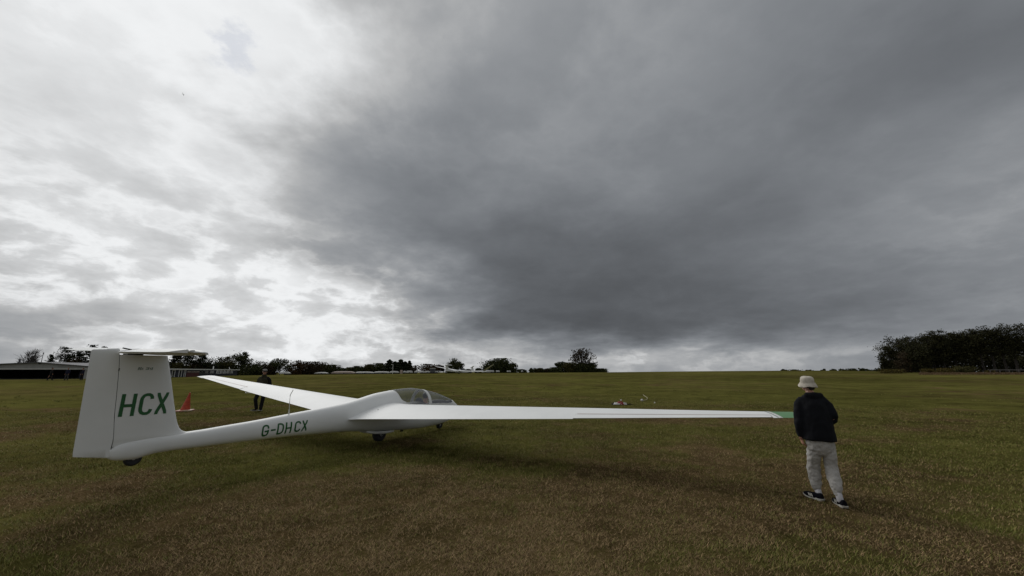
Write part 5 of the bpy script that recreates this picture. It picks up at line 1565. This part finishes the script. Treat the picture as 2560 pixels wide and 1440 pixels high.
for i, (px, py, w) in enumerate(((448, 908, 40), (482, 908, 46), (515, 907, 46), (548, 908, 40), (574, 909, 40))):
    tree(('low olive shrub behind the clubhouse doors', 'low brown shrub behind the red clubhouse wall', 'low olive shrub behind the left end of the far wing tip', 'low dark shrub left of the clubhouse flue', 'low dark shrub right of the clubhouse flue')[i], px, 148 + 4 * i, py, w, 'bush', ('leaf_olive', 'leaf_brown', 'leaf_olive', 'leaf_dark', 'leaf_dark')[i], 50 + i, 'shrubs behind the clubhouse', dens=1.4, name='shrub', cat='shrub')
tree('rusty airy tree just left of the man in the flat cap', 645, 142, 899, 46, 'round', 'leaf_brown', 60, None, .1, .7)
tree('low dark bush left of the flat-capped man', 632, 140, 912, 40, 'bush', 'leaf_dark', 61, None, dens=1.3, name='shrub', cat='shrub')
tree('dark bush hidden behind the flat-capped man', 665, 146, 914, 50, 'bush', 'leaf_brown', 62, None, dens=1.4, name='shrub', cat='shrub')
tree('slender open tree right of the flat-capped man, sky through its branches', 698, 146, 897, 46, 'round', 'leaf_dark', 63, None, .3, .75)
tree('thin twiggy tree touching the slender open tree', 676, 148, 901, 26, 'bare', 'leaf_dark', 64, None, dens=.5)
tree('rust-red small tree with layered top at the start of the long hedge', 736, 150, 902, 46, 'round', 'leaf_russet', 65, None, .1, 1.0)
tree('dark brown thicket right of the rust-red tree', 768, 156, 905, 56, 'bush', 'leaf_brown', 66, None, dens=1.7)
tree('grey-brown thicket with feathery top, middle of the long hedge', 800, 158, 907, 52, 'bush', 'leaf_brown', 67, None, dens=1.5)
tree('dark sloping bush at the right end of the long hedge', 826, 158, 913, 44, 'bush', 'leaf_dark', 68, None, dens=1.4)
for i, (px, py, w, lf) in enumerate(((858, 921, 26, 'leaf_dark'), (876, 919, 26, 'leaf_olive'), (897, 916, 34, 'leaf_dark'), (922, 912, 34, 'leaf_olive'), (947, 909, 38, 'leaf_dark'))):
    tree(('small dark bush above the pinkish brown trailer', 'small olive bush right of the pinkish brown trailer', 'low dark bush above the long white trailers', 'olive bush left of the dark conifers', 'dark rounded bush against the left side of the conifers')[i], px, 172 + i, py, w, 'bush', lf, 70 + i, None, dens=1.4, name='shrub', cat='shrub')
G3 = 'dark conifers in the clump by the lamp pole'
for i, (px, py, w) in enumerate(((972, 899, 44), (986, 904, 46), (1000, 899, 46), (1011, 904, 42), (1022, 902, 26))):
    tree(('spiky dark conifer at the left of the clump by the lamp pole', 'shorter dark conifer second from left in the lamp pole clump', 'widest dark conifer in the middle of the lamp pole clump', 'dark conifer just right of the middle of the lamp pole clump', 'narrow pointed conifer at the right end of the lamp pole clump')[i], px, 170 + 2 * i, py, w, 'spruce', 'leaf_pine', 80 + i, G3, dens=1.2)
tree('brown leafless bush right of the dark conifers', 1033, 172, 914, 18, 'bush', 'leaf_brown', 86, None, dens=.6, name='shrub', cat='shrub')
tree('reddish bush behind the dark caravan', 1072, 172, 911, 52, 'bush', 'leaf_russet', 87, None, dens=1.2, name='shrub', cat='shrub')
tree('pale twiggy shrub between caravan and far glider', 1099, 174, 913, 22, 'bare', 'leaf_brown', 88, None, dens=.4, bark='palebark')
tree('round-topped tree standing behind the tail of the far glider', 1134, 172, 896, 46, 'round', 'leaf_dark', 89, None, .08, 1.5)
tree('small dark bush between the two far gliders', 1170, 178, 923.5, 18, 'bush', 'leaf_dark', 90, None, dens=1.0, name='shrub', cat='shrub')
tree('small round bush under the tipped-up wing', 1195, 178, 921, 17, 'bush', 'leaf_dark', 91, None, dens=1.0, name='shrub', cat='shrub')
tree('broad domed tree, widest on the skyline', 1246, 178, 897, 72, 'round', 'leaf_dark', 92, None, .05, 2.0)
tree('lower right shoulder tree of the broad dome', 1276, 176, 905, 36, 'round', 'leaf_dark', 93, None, .1, 1.2)
for i, (px, py, w, lf) in enumerate(((1306, 924, 20, 'leaf_dark'), (1329, 920, 12, 'leaf_dark'), (1344, 920, 16, 'leaf_olive'), (1354, 921, 10, 'leaf_dark'), (1372, 922, 26, 'leaf_brown'))):
    tree(('low scrubby bush first right of the broad domed tree', 'small upright bush second right of the broad domed tree', 'small olive bush in the gap before the lone tall tree', 'tiny dark bush beside the small olive bush', 'brownish bush just left of the lone tree thicket')[i], px, 184 + i, py, w, 'bush', lf, 100 + i, None, dens=.9, name='shrub', cat='shrub')
tree('leggy small tree at the left of the lone tree thicket', 1401, 186, 904.5, 24, 'round', 'leaf_dark', 110, None, .35, .8)
tree('dark bush in the thicket left of the lone tall tree', 1392, 184, 919, 34, 'bush', 'leaf_dark', 111, None, dens=1.3, name='shrub', cat='shrub')
tree('olive brown bush at the foot of the lone tall tree, left side', 1425, 184, 907, 38, 'bush', 'leaf_olive', 112, None, dens=1.6, name='shrub', cat='shrub')
tree('lone tall tree with bare fan-shaped crown on the skyline', 1456, 186, 872, 60, 'fan', 'leaf_brown', 116, None, dens=1.0)
tree('dark bush under the crown of the lone tall tree', 1455, 184, 910, 46, 'bush', 'leaf_dark', 114, None, dens=1.8, name='shrub', cat='shrub')
tree('rounded dark bush right of the lone tall tree', 1477, 184, 908, 30, 'bush', 'leaf_dark', 115, None, dens=1.6, name='shrub', cat='shrub')
tree('last low bush tapering down right of the lone tall tree', 1500, 184, 922, 34, 'bush', 'leaf_dark', 117, None, dens=1.3, name='shrub', cat='shrub')
# far hedge on the right skyline
for i, (px, py, w) in enumerate(((1962, 923.5, 14), (1986, 924.5, 20), (2026, 925, 16), (2059, 922.5, 9), (2084, 922, 14), (2110, 922.5, 16), (2126, 922, 18), (2141, 918.5, 13), (2157, 918, 14), (2176, 922, 18), (2195, 921, 22), (2210, 921, 14))):
    tree(('tiny far bush just left of the bucket hat', 'low far bush above the bucket hat', 'low far bush just right of the bucket hat', 'tiny far bush alone on the skyline right of the hat', 'little far bush left of the distant hedge', 'first far bush of the distant hedge', 'second far bush of the distant hedge', 'taller round far bush in the distant hedge', 'tallest round far bush in the distant hedge', 'low far bush between the distant round bushes and the wood', 'far bush nearly touching the wood', 'far bush touching the left foot of the wood')[i],
         px, 210 + i, py, w, 'bush', 'leaf_dark', 120 + i, 'far bushes on the right skyline', dens=.7, name='shrub', cat='shrub', leafsize=.5)
# the wood on the right
GW = 'trees along the front of the wood'
wood = ((2233, 124, 866, 42, .02, 'leaf_wood', 'outermost left tree of the wood, branches down to the ground'),
        (2266, 126, 835, 74, .03, 'leaf_wood', 'broad round-headed tree at the left end of the wood'),
        (2300, 120, 855, 56, .05, 'leaf_wood', 'lower tree filling the dip after the first round head of the wood'),
        (2342, 122, 829, 66, .15, 'leaf_wood', 'second high crown of the wood from its left end'),
        (2368, 120, 826, 44, .2, 'leaf_wood', 'spiky crown in the left middle of the wood'),
        (2398, 121, 829, 54, .25, 'leaf_wood', 'crown with pale twiggy top in the middle of the wood'),
        (2436, 150, 826, 62, .3, 'leaf_wood', 'wide crown right of the middle of the wood'),
        (2466, 117, 824, 52, .35, 'leaf_wood', 'leaning tree with open stems in the right of the wood'),
        (2493, 116, 817, 52, .30, 'leaf_wood', 'high tree with bare lower stems near the right frame edge'),
        (2522, 115, 816, 54, .32, 'leaf_wood', 'second high open-stemmed tree near the right frame edge'),
        (2550, 114, 809, 58, .32, 'leaf_wood', 'tallest tree of the wood, at the right frame edge'),
        (2590, 113, 806, 62, .3, 'leaf_wood', 'tree of the wood cut by the right frame edge'))
for i, (px, Y, py, w, c0, lf, lb) in enumerate(wood):
    tree(lb, px, Y, py, w, 'wood' if i else 'round', lf, 140 + i, GW, c0, 1.9 if i < 8 else 1.35, lean=(-.03, -.02, 0, .02, -.02, .03, 0, -.06, .03, -.04, .02, 0)[i])
tree('rust-brown lower tree in the left half of the wood edge', 2264, 116, 878, 34, 'bush', 'leaf_brown', 160, None, dens=1.1)
GB = 'trees in the second row of the wood'
back = ((2290, 840, 'back-row tree showing in the first dip of the wood'), (2330, 838, 'back-row tree behind the second high crown'), (2385, 840, 'back-row tree behind the pale twiggy crown'), (2420, 838, 'back-row tree left of the wide crown'), (2455, 846, 'back-row tree behind the leaning tree'), (2482, 842, 'back-row tree between the open stems'), (2510, 846, 'back-row tree low between the two high open-stemmed trees'), (2538, 840, 'back-row tree left of the tallest tree'), (2575, 836, 'back-row tree at the frame edge'))
for i, (px, py, lb) in enumerate(back):
    tree(lb, px, 138 + (i % 3) * 4, py, 50, 'wood', 'leaf_wood', 170 + i, GB, .25 if i < 5 else .35, 1.2 if i < 5 else .9)
def undergrowth():
    rng = np.random.default_rng(77)
    n = 22000
    t = rng.random(n)
    px = 2222 + t * 420
    Y = 127 - t * 12 + rng.uniform(0, 12, n)
    x = (px - 1280) / 962 * (Y * .9774 - .3)
    top = np.interp(px, [2222, 2260, 2400, 2440, 2520, 2640], [3.2, 5.4, 6.2, 6.0, 5.6, 5.6]) * (.75 + .35 * fbm(x * .35, Y * .3, 3))
    z = terrain(x, Y) + rng.random(n) ** .8 * top
    V = quads(rng, np.stack([x, Y, z], -1), np.full(n, .42), .1)
    o = raw_mesh('undergrowth', V, np.arange(n * 4).reshape(n, 4), 4, 'leaf_wood')
    tag(o, 'dense dark undergrowth filling the foot of the wood', None, None, 'stuff')
undergrowth()
for i, (px, py, w, lf, lb) in enumerate(((2232, 924, 46, 'leaf_gorse', 'low spread of yellowish bracken at the left foot of the wood'), (2322, 922.5, 26, 'leaf_gorse', 'small yellowish bush before the middle of the wood'), (2363, 921, 30, 'leaf_gorse', 'yellow-brown gorse bush before the wood'), (2413, 915.5, 36, 'leaf_olive', 'largest green bush standing out before the wood'), (2387, 929, 16, 'leaf_dark', 'flat dark clump between gorse and green bush'), (2480, 929, 14, 'leaf_gorse', 'little tawny clump by the left end of the rail fence'))):
    tree(lb, px, 104, py, w, 'bush', lf, 190 + i, None, dens=1.2, name='shrub', cat='shrub', leafsize=.2)
# rail fence and rough tawny grass before the wood
FN = thing('rail_fence', (sp(2480, 101), 101, gz(sp(2480, 101), 101)), 0, 'low weathered rail fence at the right edge before the wood', 'fence')
fx0 = FN.location.x
def fz(x, y): return gz(x, y) - FN.location.z
posts = [(sp(2480 + 24 * i, 101 - 1.3 * i) - fx0, -1.3 * i) for i in range(8)]
for x, y in posts:
    mb = MB(); mb.box((x, y, fz(x + fx0, 101 + y) + .45), (.12, .12, 1.1)); mb.build('post', 'palebark', FN, smooth=False)
M['rail'] = mat('weathered_rail', (0.20, 0.19, 0.18), 0.8, var=.3)
for (x, y), (x2, y2) in zip(posts[:-1], posts[1:]):
    mb = MB(); mb.tube([(x, y - .08, fz(x + fx0, 101 + y) + .92), (x2, y2 - .08, fz(x2 + fx0, 101 + y2) + .92)], .055, 6); mb.build('rail', 'rail', FN)
def rough():
    rng = np.random.default_rng(78)
    n = 16000
    t = rng.random(n)
    px = np.where(rng.random(n) < .25, 2300 + 160 * rng.random(n), 2430 + 250 * t)
    Y = 96 + rng.uniform(-8, 7, n) - np.clip((px - 2400) / 260, 0, 1) * 4
    x = (px - 1280) / 962 * (Y * .9774 - .3)
    z = terrain(x, Y)
    h = rng.uniform(.12, .5, n) * (.4 + .9 * fbm(x * .4, Y * .4, 3)); w = rng.uniform(.05, .13, n)
    ph = rng.uniform(0, 2 * PI, n)
    s = np.stack([np.cos(ph) * w / 2, np.sin(ph) * w / 2, np.zeros(n)], -1)
    p = np.stack([x, Y, z - .05], -1); q = p + np.stack([rng.normal(0, .15, n), rng.normal(0, .15, n), h], -1)
    V = np.stack([p - s, p + s, q + s * .3, q - s * .3], 1).reshape(-1, 3)
    M['tawny'] = mat('tawny_grass', (0.17, 0.105, 0.065), .9, col2=(0.10, 0.075, 0.035), island=True, spec=.1)
    o = raw_mesh('rough_grass', V, np.arange(n * 4).reshape(n, 4), 4, 'tawny')
    tag(o, 'rough tawny grass along the edge of the wood', None, None, 'stuff')
rough()
# tiny far aircraft high in the clouds
mb = MB()
dirv = Vector((-810, 0, 0))
ax_, ay_, az_ = sp(458, 900, 0), 900, hz(236, 900)
FP = thing('aircraft', (sp(458, 900, az_), 900, az_), R(30), 'tiny dark glider silhouette high in the bright cloud', 'glider')
mb.loft([[Vector((u, w * math.cos(t), w * math.sin(t))) for t in np.linspace(0, 2 * PI, 9)[:-1]] for u, w in ((-3.5, .08), (0, .35), (2, .35), (2.8, .05))]); mb.build('fuselage', 'roofgrey', FP)
mb = MB(); mb.loft([[Vector((c, y, abs(y) * .06)) for c in (.4, -.4)] for y in (-7, 0, 7)], cap=False, closed=False); mb.build('wing', 'roofgrey', FP)
